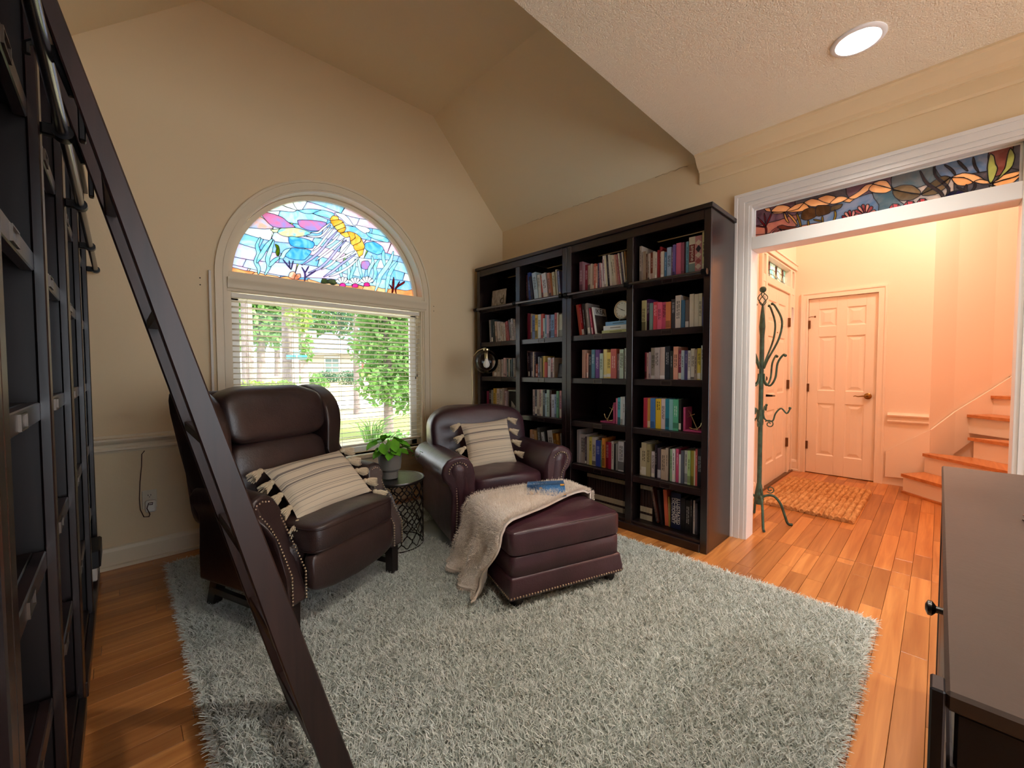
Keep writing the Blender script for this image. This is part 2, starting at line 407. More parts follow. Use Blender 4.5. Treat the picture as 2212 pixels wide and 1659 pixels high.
CROWN = [(0, ZF), (.115, ZF), (.115, ZF - .012), (.100, ZF - .02), (.085, ZF - .045), (.055, ZF - .078), (.035, ZF - .088), (.030, ZF - .1), (.018, ZF - .104), (.018, ZF - .165), (.010, ZF - .178), (0, ZF - .178)]
b = MB(); profile_y(b, CROWN, YB, YE - .005, XW, -1); struct('trim_2', b, WALL)
FCR = [(p, z - .06) for p, z in CRL]
b = MB(); profile_y(b, FCR, .065, .365, FX, -1); struct('trim_3', b, FWHITE)
b = MB(); profile_y(b, BB, 1.12, FY, FX, -1); profile_x(b, BB, XW + T, 4.30, FY, -1); struct('baseboard_foyer', b, FWHITE)

# ---- doorway casing with the glass transom
cs = MB()
steps = [(0, .020, .026), (.020, .030, .018), (.030, .062, .022), (.062, .070, .014), (.070, .090, .018)]
for (a, b_, d) in steps:      # distances measured from the outer edge
    cs.box(XW - d, XW, DY1 + .09 - a, DY1 + .09 - b_, 0, DZ + .09 - b_)
    cs.box(XW - d, XW, DY0 - .09 + a, DY0 - .09 + b_, 0, DZ + .09 - b_)
    cs.box(XW - d, XW, DY0 - .09 + a, DY1 + .09 - a, DZ + .09 - b_, DZ + .09 - a)
struct('trim_4', cs, WHITE)
jb = MB(); jb.box(XW - .012, XW + T + .012, DY1 - .018, DY1, 0, DZ, .002); jb.box(XW - .012, XW + T + .012, DY0, DY0 + .018, 0, DZ, .002)
jb.box(XW - .012, XW + T + .012, DY0 + .018, DY1 - .018, DZ - .018, DZ, .002)
struct('trim_5', jb, WHITE)
rl = MB(); rl.box(XW - .012, XW + T + .012, DY0 + .018, DY1 - .018, 2.01, 2.095, .003)
for (y0, y1, z0, z1) in ((DY0 + .018, DY1 - .018, 2.284, 2.292), (DY1 - .028, DY1 - .018, 2.095, 2.292), (DY0 + .018, DY0 + .028, 2.095, 2.292)):
    rl.box(XW + .03, XW + .055, y0, y1, z0, z1, .003)
struct('trim_6', rl, WHITE)

# ---- arched window: casing, mullion, sill, sash and panes
NB = 48
ca = MB()
for (r0, r1, d) in ((.770, .782, .010), (.782, .806, .020), (.806, .836, .014), (.836, .852, .024)):
    o = arc(WCX, WCZ, r1, 0, pi, NB); i_ = arc(WCX, WCZ, r0, 0, pi, NB)
    for k in range(NB): ca.prism([i_[k], o[k], o[k + 1], i_[k + 1]], 'y', YW - d, YW)
    ca.box(WCX - r1, WCX - r0, YW - d, YW, WZ0 - .01, WCZ); ca.box(WCX + r0, WCX + r1, YW - d, YW, WZ0 - .01, WCZ)
win = struct('window_1', ca, TRIM, 30)
ml = MB()
ml.box(WX0, WX1, YW - .006, YW + .10, 1.838, 1.888, .003)
profile_x(ml, [(-.05, 1.75), (.016, 1.75), (.020, 1.764), (.030, 1.772), (.034, 1.790), (.036, 1.806), (.046, 1.822), (.050, 1.834), (.050, 1.842), (-.05, 1.842)], WX0 - .012, WX1 + .03, YW, -1)
ml.build('mullion', TRIM, win, 30)
sl_ = MB(); sl_.box(WX0 - .09, WX1 + .09, YW - .055, YW + .09, WZ0 - .035, WZ0, .008); sl_.build('sill', TRIM, win)
ap = MB(); profile_x(ap, [(0, .30), (.012, .30), (.018, .32), (.022, .36), (.014, .42), (.024, .435), (0, .435)], WX0 - .075, WX1 + .075, YW, -1); ap.build('apron', TRIM, win)
jm = MB(); jm.box(WX0, WX0 + .012, YW, YW + .11, WZ0, WCZ); jm.box(WX1 - .012, WX1, YW, YW + .11, WZ0, WCZ)
sa = MB()
for (a, b_, c, d) in ((WX0, WX1, WZ0, WZ0 + .05), (WX0, WX1, 1.70, 1.76), (WX0, WX0 + .075, WZ0, 1.76), (WX1 - .075, WX1, WZ0, 1.76)):
    sa.box(a, b_, YW + .10, YW + .13, c, d, .004)
jm.build('jamb', TRIM, win); sa.build('sash', WHITE, win)
for (a, b_) in ((WX0 + .075, WX1 - .075),):
    MB().box(a, b_, YW + .113, YW + .117, WZ0 + .05, 1.70).build('pane', clear_glass(), win)
ra = MB(); o = arc(WCX, WCZ, .768, 0, pi, NB); i_ = arc(WCX, WCZ, .735, 0, pi, NB)
for k in range(NB): ra.prism([i_[k], o[k], o[k + 1], i_[k + 1]], 'y', YW + .09, YW + .135)
ra.build('arch_frame', TRIM, win, 30)

# ---------------------------------------------------------------- stained glass
GC = {'sand': ('f2c9a0', 'f0b088'), 'sand2': ('f4d6b8', 'f0bc98'), 'cloud': ('f6fbff', 'dff0fa'), 'foam': ('c8ecfa', '9fd4f0'), 'green': ('e8f0d0', 'c8e0d8'),
      'aqua_y': ('9fd8ee', 'ecebc0'), 'deep': ('6cbcec', 'a8d8f4'), 'rose': ('e0a4c4', 'b8b4e0'), 'peach': ('f2c8bc', 'c8d4ec'), 'kelp': ('c6f0fa', 'a2daf2'),
      'kelp2': ('b4e6f8', 'd8f6fa'), 'tent': ('ffffff', 'f2f4ff'), 'lilac': ('d8d4f2', 'c6c8ee'), 'bell': ('f6cc78', 'f0dca0'), 'bell2': ('f2bc5e', 'f4d490'),
      'seahorse': ('5a7a18', 'a8b838'), 'coral': ('9a86cc', '7c6cb8'), 'shell': ('f2dcd0', 'd09a80'), 'moss': ('38502c', '6c8048'), 'white': ('ffffff', 'eef4ff'),
      'pink': ('e06cc0', 'd850a8'), 'redcoral': ('84282c', 'a04448'), 'b0': ('d0e0f8', 'e4d6f0'), 'b1': ('b0dcf8', 'd6e6fa'), 'b2': ('e2e6f8', 'ecd2e6'), 'b3': ('c8d8f6', '9cd0f4'), 'b4': ('eef4fc', 'd8e6f8'),
      't_mauve': ('7c6c84', 'a08ca0'), 't_rose': ('b89494', 'c8a8a0'), 't_grey': ('8c8c98', '6c7484'), 't_blue': ('7ca4cc', 'a4b8d4'), 't_steel': ('7094a8', '98a8b4'),
      't_white': ('dcdcdc', 'c0ccd4'), 't_rosebrown': ('b08884', '986864'), 't_sky': ('6c90b8', 'c4ccd4'), 't_sand': ('d8ac94', 'c8988c'), 't_sand2': ('e0b8a0', 'd0a090'),
      't_tan': ('f6e6c8', 'f0dcb8'), 't_tan2': ('f2deba', 'ead2a8'), 't_seed': ('b8b098', '948c74'), 't_seed2': ('948a70', '787058'), 't_red': ('b83848', '983040'), 't_brown': ('8c7048', '6c5434'),
      't_olive': ('c4b038', 'a89434'), 't_wheat': ('e0c88c', 'd0b880'), 't_fan': ('e8c4c0', 'd8b0b4'), 't_fan2': ('a84454', 'c88c90'), 't_crim': ('c4303c', 'd85c6c'), 't_crim2': ('d0404c', 'e48490'),
      't_bark': ('54444c', '6c585c'), 't_indigo': ('282c60', '3c3c80'), 't_violet': ('4c4080', '302c6c'), 't_leaf': ('c8dca4', 'b8cc94'), 't_crab': ('e0b4b4', 'c88c90'), 't_crabbody': ('9c6454', '7c4438'),
      'f0': ('a8dcd4', 'c8ece4'), 'f1': ('f4ecd8', 'ecdcc4'), 'f2': ('d8ece8', 'f0f4ec'), 'f3': ('8c6c64', 'a88478'), 'f4': ('b8d4e4', 'd4e4f0'), 'f5': ('7c6cac', '5c4c94')}
CAME = mat('lead_came', '2a2830', .5, .3)
def ribbon(pts, wd):
    pts = [Vector(p) for p in pts]; m = []
    for i in range(len(pts) - 1):
        p0 = pts[max(i - 1, 0)]; p1 = pts[i]; p2 = pts[i + 1]; p3 = pts[min(i + 2, len(pts) - 1)]
        for k in range(4):
            t = k / 4
            m.append(.5 * ((2 * p1) + (p2 - p0) * t + (2 * p0 - 5 * p1 + 4 * p2 - p3) * t * t + (3 * p1 - p0 - 3 * p2 + p3) * t ** 3))
    m.append(pts[-1]); L_, R_ = [], []
    for i, p in enumerate(m):
        t = (m[min(i + 1, len(m) - 1)] - m[max(i - 1, 0)]).normalized(); n = Vector((-t.y, t.x))
        w_ = wd / 2 * (.25 + .75 * min(1, 4 * min(i, len(m) - 1 - i) / len(m))); L_.append(p + n * w_); R_.append(p - n * w_)
    return L_ + R_[::-1]
def smooth_poly(pts):
    pts = [Vector(p) for p in pts]; n = len(pts); o = []
    for i in range(n):
        p0, p1, p2, p3 = pts[i - 1], pts[i], pts[(i + 1) % n], pts[(i + 2) % n]
        for k in range(3):
            t = k / 3
            o.append(.5 * ((2 * p1) + (p2 - p0) * t * .8 + (2 * p0 - 5 * p1 + 4 * p2 - p3) * t * t * .8 + (3 * p1 - p0 - 3 * p2 + p3) * t ** 3 * .8) if k else p1)
    return o
def parse_art(s):
    out = []
    for ln in s.strip().split('\n'):
        k, c, p = ln.split(','); v = [int(x) / 1000 for x in p.split()]; pts = list(zip(v[::2], v[1::2]))
        if k[0] == 'r': out.append((c, ribbon(pts, int(k[1:]) / 1000)))
        else: out.append((c, smooth_poly(pts) if len(pts) > 4 else [Vector(q) for q in pts]))
    return out
def stained(parent, frame, polys, put, nrm, came=.0022, clear=.25, th=.004):
    """frame = outline in the plane; polys in painting order; put(a, b) gives the 3D point"""
    vs = []; fs = []
    for c, p in [(None, frame)] + polys:
        if sum(p[i - 1][0] * p[i][1] - p[i][0] * p[i - 1][1] for i in range(len(p))) < 0: p = p[::-1]
        k = len(vs); vs += [Vector((q[0], q[1])) for q in p]; fs.append(list(range(k, k + len(p))))
    V, E_, F_, _, _, OF = delaunay_2d_cdt(vs, [], fs, 1, 1e-5)
    top = {}; ek = {}
    for i, f in enumerate(F_):
        if 0 not in OF[i]: continue
        g = max(OF[i])
        if g == 0: continue
        top[i] = g
        for a, b in zip(f, f[1:] + f[:1] if isinstance(f, list) else tuple(f[1:]) + tuple(f[:1])): ek.setdefault((min(a, b), max(a, b)), []).append(i)
    seen = set(); comps = []
    nb = {}
    for e, l in ek.items():
        if len(l) == 2 and top[l[0]] == top[l[1]]: nb.setdefault(l[0], []).append(l[1]); nb.setdefault(l[1], []).append(l[0])
    for i in top:
        if i in seen: continue
        st = [i]; seen.add(i); comp = []
        while st:
            x = st.pop(); comp.append(x)
            for y in nb.get(x, []):
                if y not in seen: seen.add(y); st.append(y)
        comps.append(comp)
    n3 = Vector(nrm); small = {}
    def emit(mb, comp):
        idx = {}; bnd = []
        vv = []
        def gi(a):
            if a not in idx: idx[a] = len(vv); vv.append(Vector(put(V[a].x, V[a].y)))
            return idx[a]
        tris = [tuple(gi(a) for a in F_[t]) for t in comp]; n = len(vv)
        cnt = {}
        for t in tris:
            for a, b in ((t[0], t[1]), (t[1], t[2]), (t[2], t[0])): cnt[(min(a, b), max(a, b))] = cnt.get((min(a, b), max(a, b)), 0) + 1
        fs_ = tris + [tuple(a + n for a in t[::-1]) for t in tris] + [(a, b, b + n, a + n) for (a, b), c in cnt.items() if c == 1]
        mb.add(vv + [v + n3 * th for v in vv], fs_)
    for comp in comps:
        ar = sum(abs((V[F_[t][1]] - V[F_[t][0]]).cross(V[F_[t][2]] - V[F_[t][0]])) / 2 for t in comp)
        c = polys[top[comp[0]] - 1][0]
        if ar < .00012: emit(small.setdefault(c, MB()), comp); continue
        mb = MB(); emit(mb, comp); mb.build('glass_piece', art_glass('glass_' + c, *GC[c], clear=clear), parent)
    for c, mb in small.items(): mb.build('glass_slivers', art_glass('glass_' + c, *GC[c], clear=clear), parent, kind='stuff')
    lead = MB(); ax = n3.normalized()
    for (a, b), l in ek.items():
        if len(l) == 2 and top[l[0]] == top[l[1]]: continue
        p, q = Vector(put(V[a].x, V[a].y)), Vector(put(V[b].x, V[b].y)); d = q - p
        if d.length < 1e-5: continue
        s_ = d.normalized().cross(ax) * came; e = d.normalized() * came * .4
        o_ = ax * (-came * .7); t_ = ax * (th + came * .7)
        lead.add([p - e - s_ + o_, p - e + s_ + o_, q + e + s_ + o_, q + e - s_ + o_, p - e - s_ + t_, p - e + s_ + t_, q + e + s_ + t_, q + e - s_ + t_],
                 [(0, 1, 2, 3), (7, 6, 5, 4), (0, 4, 5, 1), (2, 6, 7, 3)])
    lead.build('lead_came', CAME, parent)
ARCH_ART='''p,sand,567 1937 633 1936 686 1929 749 1928 720 1879 565 1863
p,sand2,749 1928 813 1922 871 1922 916 1913 908 1865 720 1879
p,sand,916 1913 986 1932 1033 1917 1114 1921 1154 1883 1071 1854 908 1865
p,sand2,1114 1929 1172 1925 1240 1912 1311 1927 1374 1922 1364 1866 1154 1865
p,sand,1374 1922 1448 1923 1515 1937 1584 1932 1573 1854 1364 1866
p,sand2,1584 1937 1675 1954 1758 1941 1823 1945 1810 1853 1573 1854
p,sand,1823 1945 1933 1954 2002 1953 2120 1979 2119 1868 1810 1853
p,cloud,819 2406 883 2460 928 2485 958 2468 1004 2463 1043 2461 1019 2440 927 2425 867 2407
p,cloud,928 2486 1006 2535 1028 2495 1050 2460 1004 2465 962 2469
p,foam,1059 2461 1133 2493 1234 2511 1165 2467 1107 2452
p,foam,1234 2511 1295 2514 1339 2507 1311 2462 1250 2462 1170 2466
p,cloud,1339 2516 1412 2526 1458 2501 1490 2462 1497 2443 1438 2450 1402 2478
p,cloud,1509 2453 1602 2462 1652 2443 1611 2405 1552 2421
p,foam,1611 2415 1682 2417 1786 2415 1829 2395 1818 2370 1723 2370 1641 2383
p,green,858 2265 924 2289 908 2256 878 2250
p,aqua_y,924 2289 993 2318 1081 2321 1150 2307 1104 2275 1023 2244 953 2237 908 2252
p,deep,984 2240 1079 2252 1169 2237 1160 2186 1062 2171 998 2175
p,deep,998 2154 1078 2166 1151 2163 1100 2084 1020 2069 954 2087
p,deep,1600 2317 1681 2349 1764 2322 1774 2275 1721 2240 1649 2250 1599 2269
p,rose,794 2380 866 2390 941 2380 986 2350 1033 2327 954 2300 879 2291 836 2321
p,rose,1050 2382 1131 2406 1241 2420 1275 2411 1222 2345 1146 2323 1073 2336
p,peach,694 2251 751 2344 807 2343 850 2308 879 2283 820 2261 742 2251
p,rose,1567 2149 1627 2169 1647 2125 1616 2091 1567 2092
r28,kelp,790 2193 767 2128 776 2069 757 2006 774 1960 770 1915
r29,kelp,871 2199 828 2132 794 2065 761 1998
r29,kelp2,881 2192 853 2105 833 2035 843 1988 814 1916
r25,kelp,916 2071 874 2030 843 1984
r26,kelp2,994 2151 955 2116 936 2075 915 2065
r32,kelp,1779 2295 1771 2225 1791 2134
r38,kelp2,1873 2299 1843 2208 1793 2130 1739 2052 1717 1980 1687 1902
r37,kelp,1912 2210 1841 2108 1813 2023 1792 1906
r31,kelp,1733 2203 1690 2122 1695 2065 1660 1977
r28,kelp2,1662 2219 1670 2158 1636 2094 1627 2030
r24,kelp,1388 2108 1378 2042 1395 1976
r25,kelp2,1431 2134 1453 2073 1447 1946
r25,kelp,1511 2163 1500 2090 1477 2030 1463 1949
r25,kelp2,1536 2167 1549 2089 1570 2002
r15,tent,1313 2433 1249 2369 1205 2323 1150 2311
r15,tent,1306 2405 1252 2325 1204 2288 1116 2273
r17,tent,1332 2393 1265 2301 1211 2219 1160 2164
r19,lilac,1364 2373 1291 2280 1228 2187 1150 2101 1075 2036
r16,tent,1377 2344 1326 2278 1263 2220
r17,tent,1418 2321 1334 2235 1253 2156 1183 2090
r18,lilac,1436 2311 1361 2222 1288 2118 1208 2032 1123 1983
r18,tent,1469 2290 1388 2181 1305 2084 1225 2026
r17,tent,1506 2232 1424 2170 1341 2118
r18,lilac,1520 2211 1414 2122 1322 2033 1241 1966
r18,tent,1549 2188 1461 2093 1367 2022 1285 1977
p,bell,1321 2486 1361 2493 1374 2471 1320 2439 1302 2448
p,bell2,1307 2441 1376 2469 1411 2457 1333 2402 1320 2417
p,bell,1334 2400 1414 2456 1430 2420 1359 2376
p,bell2,1362 2375 1431 2419 1423 2382 1393 2361 1373 2363
p,bell,1381 2354 1447 2384 1465 2345 1427 2329
p,bell2,1449 2385 1508 2387 1512 2346 1469 2309 1467 2343
p,bell,1510 2386 1561 2361 1560 2323 1492 2276 1471 2307 1514 2344
p,bell2,1563 2360 1595 2297 1589 2267 1520 2235 1494 2275 1562 2322
p,bell,1591 2266 1578 2213 1544 2185 1522 2233
p,seahorse,887 2161 910 2157 918 2126 914 2083 898 2076 890 2104 896 2130
r10,coral,1093 1907 1098 1971 1075 2019
r8,coral,1100 1980 1128 2036
r8,coral,1106 1946 1156 1989 1182 2010
r8,coral,996 1987 964 2025 940 2056
r7,coral,996 1987 1013 2059
r7,coral,987 1995 984 2054
p,shell,978 1926 986 1961 1014 1976 1033 1956 1017 1915
p,shell,1033 1956 1061 1965 1065 1939 1040 1914 1017 1915
p,moss,1221 1914 1232 1952 1276 1949 1284 1923 1258 1915
p,moss,1276 1949 1329 1957 1349 1932 1319 1910 1284 1923
p,white,1385 1928 1341 1940 1343 1955 1356 1963 1388 1934
p,white,1388 1934 1359 1966 1367 1979 1381 1982 1394 1937
p,white,1394 1937 1385 1983 1398 1992 1411 1987 1400 1938
p,white,1400 1938 1415 1987 1429 1989 1437 1978 1406 1936
p,white,1406 1936 1441 1976 1453 1971 1455 1956 1409 1931
p,pink,1373 1905 1377 1930 1397 1940 1418 1936 1421 1912
p,white,1493 1939 1448 1951 1449 1966 1462 1974 1497 1944
p,white,1497 1944 1466 1978 1474 1991 1489 1993 1503 1948
p,white,1503 1948 1493 1995 1507 2004 1520 1999 1509 1949
p,white,1509 1949 1524 1998 1539 2001 1548 1990 1515 1947
p,white,1515 1947 1551 1987 1564 1982 1566 1968 1518 1942
p,pink,1480 1915 1485 1940 1506 1951 1527 1946 1531 1922
p,white,1598 1963 1551 1975 1552 1990 1566 1999 1602 1969
p,white,1602 1969 1570 2002 1578 2016 1594 2018 1608 1973
p,white,1608 1973 1598 2020 1612 2029 1626 2024 1615 1974
p,white,1615 1974 1630 2024 1646 2026 1655 2015 1621 1971
p,white,1621 1971 1658 2013 1672 2008 1674 1993 1624 1967
p,pink,1585 1939 1589 1965 1611 1975 1633 1971 1637 1946
r18,redcoral,1852 1900 1867 1971 1873 2062
r13,redcoral,1861 1950 1829 1986
r16,redcoral,1897 1906 1894 1964 1968 2020 1986 2038
r11,redcoral,1895 1964 1934 2031'''
TRANSOM_ART='''p,t_mauve,940 2323 660 2365 657 2191 938 2173
p,t_rose,938 2173 763 2184 657 2191 655 2069 936 2079
p,t_grey,660 2365 406 2317 403 2171 515 2186 657 2191
p,t_blue,515 2186 404 2220 323 2227 251 2174 266 2085 513 2068 655 2086 657 2191
p,t_mauve,407 2341 208 2321 205 2191 299 2220 404 2220
p,t_steel,299 2220 206 2221 116 2149 114 2074 266 2062 268 2140
p,t_steel,208 2321 47 2322 14 2203 107 2190 206 2206
p,t_white,206 2206 107 2190 -25 2205 -28 2091 114 2074 182 2138
p,t_blue,47 2322 -144 2320 -148 2170 -25 2205 14 2203
p,t_grey,-25 2205 -147 2191 -168 2063 -29 2048
p,t_rosebrown,-144 2320 -222 2316 -217 2180 -170 2156 -147 2191
p,t_grey,-222 2316 -289 2308 -294 2127 -217 2180
p,t_sky,-168 2063 -171 2129 -293 2147 -296 2037
p,t_sand,937 2121 833 2111 655 2112 555 2087 526 2038 936 2041
p,t_sand2,655 2112 555 2113 446 2085 401 2090 381 2044 554 2036
p,t_sand,401 2090 308 2081 243 2071 236 2031 381 2036
p,t_sand2,243 2071 191 2080 83 2076 71 2033 236 2031
p,t_sand,-177 2073 -224 2079 -295 2082 -297 2011 -178 2046
p,t_tan,856 2286 820 2280 810 2250 840 2263
p,t_tan,810 2252 780 2282 741 2276 703 2252 725 2229
p,t_tan2,810 2248 725 2227 756 2225 795 2235
p,t_tan,725 2229 680 2258 629 2259 658 2230 695 2223
p,t_tan2,725 2227 658 2228 629 2256 599 2218 635 2207 694 2217
p,t_tan,629 2259 593 2272 558 2257 496 2214 543 2211 592 2225
p,t_tan2,558 2259 517 2272 473 2252 466 2230 496 2214
p,t_tan,496 2215 463 2244 437 2242 407 2222 436 2209 469 2206
p,t_tan2,433 2208 407 2221 378 2208 400 2193
p,t_tan,407 2222 361 2246 330 2273 297 2270 315 2240 354 2217 378 2208
p,t_tan,297 2270 271 2279 238 2268 214 2216 246 2238
p,t_tan2,315 2240 297 2267 246 2236 214 2213 240 2201 287 2216
p,t_seed,211 2212 178 2224 134 2210 106 2179 98 2152 138 2170
p,t_seed2,211 2208 138 2167 98 2149 127 2130 170 2136 199 2162
p,t_seed2,95 2150 60 2197 20 2220 -11 2206 24 2178
p,t_seed,95 2148 23 2174 -12 2203 -2 2163 33 2134 68 2134
p,t_tan,-16 2202 -54 2212 -97 2191 -135 2147 -93 2154 -59 2188
p,t_tan2,-16 2199 -60 2186 -93 2153 -65 2144 -36 2157
p,t_tan,-96 2153 -116 2160 -148 2140 -160 2126 -126 2133
p,t_tan,-160 2127 -192 2155 -231 2159 -257 2153 -231 2135 -193 2132
p,t_tan2,-160 2124 -193 2130 -231 2134 -257 2150 -228 2110 -189 2096 -167 2110
r10,t_red,839 2108 843 2159 891 2236
r10,t_red,843 2159 819 2216 807 2245
r8,t_red,843 2157 913 2186
r8,t_red,844 2187 852 2253
p,t_brown,642 2161 635 2207 599 2218 564 2204 563 2157 605 2143
p,t_brown,563 2157 564 2217 523 2213 488 2195 494 2159 528 2152
p,t_seed2,488 2195 436 2196 442 2174 475 2166 491 2167
r12,t_olive,641 2104 652 2155 668 2203
r12,t_olive,600 2094 605 2143
r11,t_olive,528 2089 532 2149
r10,t_olive,531 2115 577 2139
r11,t_olive,480 2089 467 2131 471 2170
r12,t_wheat,708 2152 724 2183 736 2226
r12,t_wheat,659 2122 686 2173 717 2216
p,t_fan2,402 2089 432 2108 436 2122 426 2125 400 2096
p,t_fan,400 2096 423 2129 422 2141 411 2138 395 2100
p,t_fan2,395 2100 407 2139 401 2149 392 2139 389 2100
p,t_fan,389 2100 387 2138 378 2142 372 2130 383 2097
p,t_fan2,383 2097 368 2126 358 2124 356 2110 378 2090
p,t_fan,378 2090 353 2105 343 2097 346 2086 375 2082
p,t_mauve,406 2091 389 2102 371 2082 380 2063 396 2067
p,t_fan2,341 2105 371 2125 375 2139 365 2142 338 2112
p,t_fan,338 2112 362 2146 360 2159 350 2155 333 2116
p,t_fan2,333 2116 345 2157 340 2166 330 2157 327 2116
p,t_fan,327 2116 325 2155 316 2160 310 2147 321 2113
p,t_fan2,321 2113 306 2143 296 2141 294 2127 316 2106
p,t_fan,316 2106 291 2121 281 2113 284 2101 313 2098
p,t_mauve,345 2107 327 2118 309 2097 318 2078 334 2082
p,t_crim,222 2087 223 2116 210 2131 202 2082
p,t_crim2,202 2082 210 2131 187 2124 188 2080
p,t_crim,188 2080 187 2124 171 2101 170 2078
p,t_crim,164 2080 164 2112 151 2128 143 2074
p,t_crim2,143 2074 151 2128 126 2121 128 2073
p,t_crim,128 2073 126 2121 110 2096 109 2071
p,t_crim,111 2074 112 2109 101 2127 94 2069
p,t_crim2,94 2069 101 2127 80 2121 81 2069
p,t_crim,81 2069 80 2121 65 2095 65 2067
r12,t_bark,6 2080 22 2135 75 2202 103 2277
r10,t_bark,7 2101 -7 2147 40 2226 51 2281
r9,t_bark,-30 2210 -15 2243 11 2277
r11,t_bark,-81 2068 -68 2121 -70 2148
r9,t_bark,-81 2096 -99 2125 -98 2146
r9,t_bark,-76 2104 -36 2148
r8,t_bark,-111 2196 -96 2236 -90 2279
r9,t_bark,-73 2216 -53 2251 -36 2282
p,t_indigo,72 2084 68 2105 42 2105 21 2088 41 2072
p,t_indigo,7 2101 -8 2125 -37 2127 -28 2091 -9 2086
p,t_violet,-37 2127 -61 2116 -71 2092 -53 2080 -28 2091
p,t_leaf,-146 2137 -139 2207 -145 2272 -159 2261 -166 2218 -173 2195 -164 2151 -155 2131
p,t_leaf,-171 2136 -196 2187 -203 2244 -211 2278 -226 2242 -221 2191 -192 2155
p,t_leaf,-147 2120 -163 2108 -161 2078 -154 2090
p,t_leaf,-163 2108 -181 2099 -168 2069 -163 2078
r10,t_crab,836 2071 801 2121 762 2139
r10,t_crab,808 2069 793 2106 754 2121
r10,t_crab,776 2070 769 2105 746 2117
r10,t_crab,699 2066 707 2099 746 2126
r10,t_crab,722 2062 726 2094 754 2119
p,t_crabbody,774 2142 747 2148 716 2132 655 2112 685 2106 746 2117'''
# background water of the arch: wavy bands cut into lengths
def bands(x0, x1, z0, z1, n, amp, cols, rng, seg):
    ph = [rng.uniform(0, 6.28) for _ in range(n + 1)]; k_ = [rng.uniform(7, 10) for _ in range(n + 1)]
    Z = lambda i, x: z0 + (z1 - z0) * i / n + (amp * sin(k_[i] * x + ph[i]) if 0 < i < n else 0)
    out = []
    for i in range(n):
        x = x0 - rng.uniform(0, seg)
        while x < x1:
            l = rng.uniform(.7, 1.5) * seg; sh = rng.uniform(.02, .06); a, b = x, min(x + l, x1 + .3)
            N_ = 10; lo = [(a + (b - a) * q / N_, Z(i, a + (b - a) * q / N_)) for q in range(N_ + 1)]
            hi = [(a + sh + (b - a) * q / N_, Z(i + 1, a + sh + (b - a) * q / N_)) for q in range(N_ + 1)]
            out.append((rng.choice(cols), [Vector(p) for p in lo + hi[::-1]])); x += l
    return out
rng = random.Random(11)
arch_frame = [(WCX - .742, 1.886), (WCX + .742, 1.886)] + arc(WCX, WCZ, .742, .07, pi - .07, 48)
stained(win, [Vector(p) for p in arch_frame], bands(.5, 2.2, 1.86, 2.62, 9, .016, ['b0', 'b1', 'b2', 'b3', 'b4'], rng, .30) + parse_art(ARCH_ART), lambda a, b: (a, YW + .112, b), (0, 1, 0), came=.0016, clear=.14)
# transom above the doorway
tp = bpy.data.objects['trim_6']
stained(tp, [Vector(p) for p in ((DY0 + .02, 2.09), (DY1 - .02, 2.09), (DY1 - .02, 2.29), (DY0 + .02, 2.29))], [('t_grey', [Vector(p) for p in ((-.4, 2.0), (1.1, 2.0), (1.1, 2.4), (-.4, 2.4))])] + parse_art(TRANSOM_ART), lambda a, b: (XW + .040, a, b), (1, 0, 0), came=.0020, clear=.12)

# ---------------------------------------------------------------- foyer: doors
def panel_door(name, W_, H_, th, rows, M, m, stile=.105):
    """six panel door leaf: stiles and rails as the body, every raised panel a part of its own"""
    d = MB(M); xs = [0, stile, W_ / 2 - .045, W_ / 2 + .045, W_ - stile, W_]
    d.box(xs[0], xs[1], 0, th, 0, H_, .002); d.box(xs[4], xs[5], 0, th, 0, H_, .002); d.box(xs[2], xs[3], 0, th, 0, H_, .002)
    zs = [0] + [z for r in rows for z in r] + [H_]
    for i in range(0, len(zs), 2):
        d.box(xs[1], xs[2], 0, th, zs[i], zs[i + 1]); d.box(xs[3], xs[4], 0, th, zs[i], zs[i + 1])
    leaf = d.build(name, m, None, kind='structure')
    for (z0, z1) in rows:
        for (a, b) in ((xs[1], xs[2]), (xs[3], xs[4])):
            p = MB(M); L_ = [(0, .000), (.010, .010), (.022, .010), (.050, .003)]
            vs = []; fs = []
            for (i, y) in L_: vs += [(a + i, y, z0 + i), (b - i, y, z0 + i), (b - i, y, z1 - i), (a + i, y, z1 - i)]
            for k in range(3): fs += [(4 * k + q, 4 * k + (q + 1) % 4, 4 * k + 4 + (q + 1) % 4, 4 * k + 4 + q) for q in range(4)]
            fs.append((12, 13, 14, 15)); k = len(vs); vs += [(a, th, z0), (b, th, z0), (b, th, z1), (a, th, z1)]
            fs += [(k, k + 1, k + 2, k + 3)] + [(q, (q + 1) % 4, k + (q + 1) % 4, k + q) for q in range(4)]
            p.add(vs, fs); p.build('panel', m, leaf)
    return leaf
ROWS = [(.21, .80), (.94, 1.55), (1.66, 1.86)]
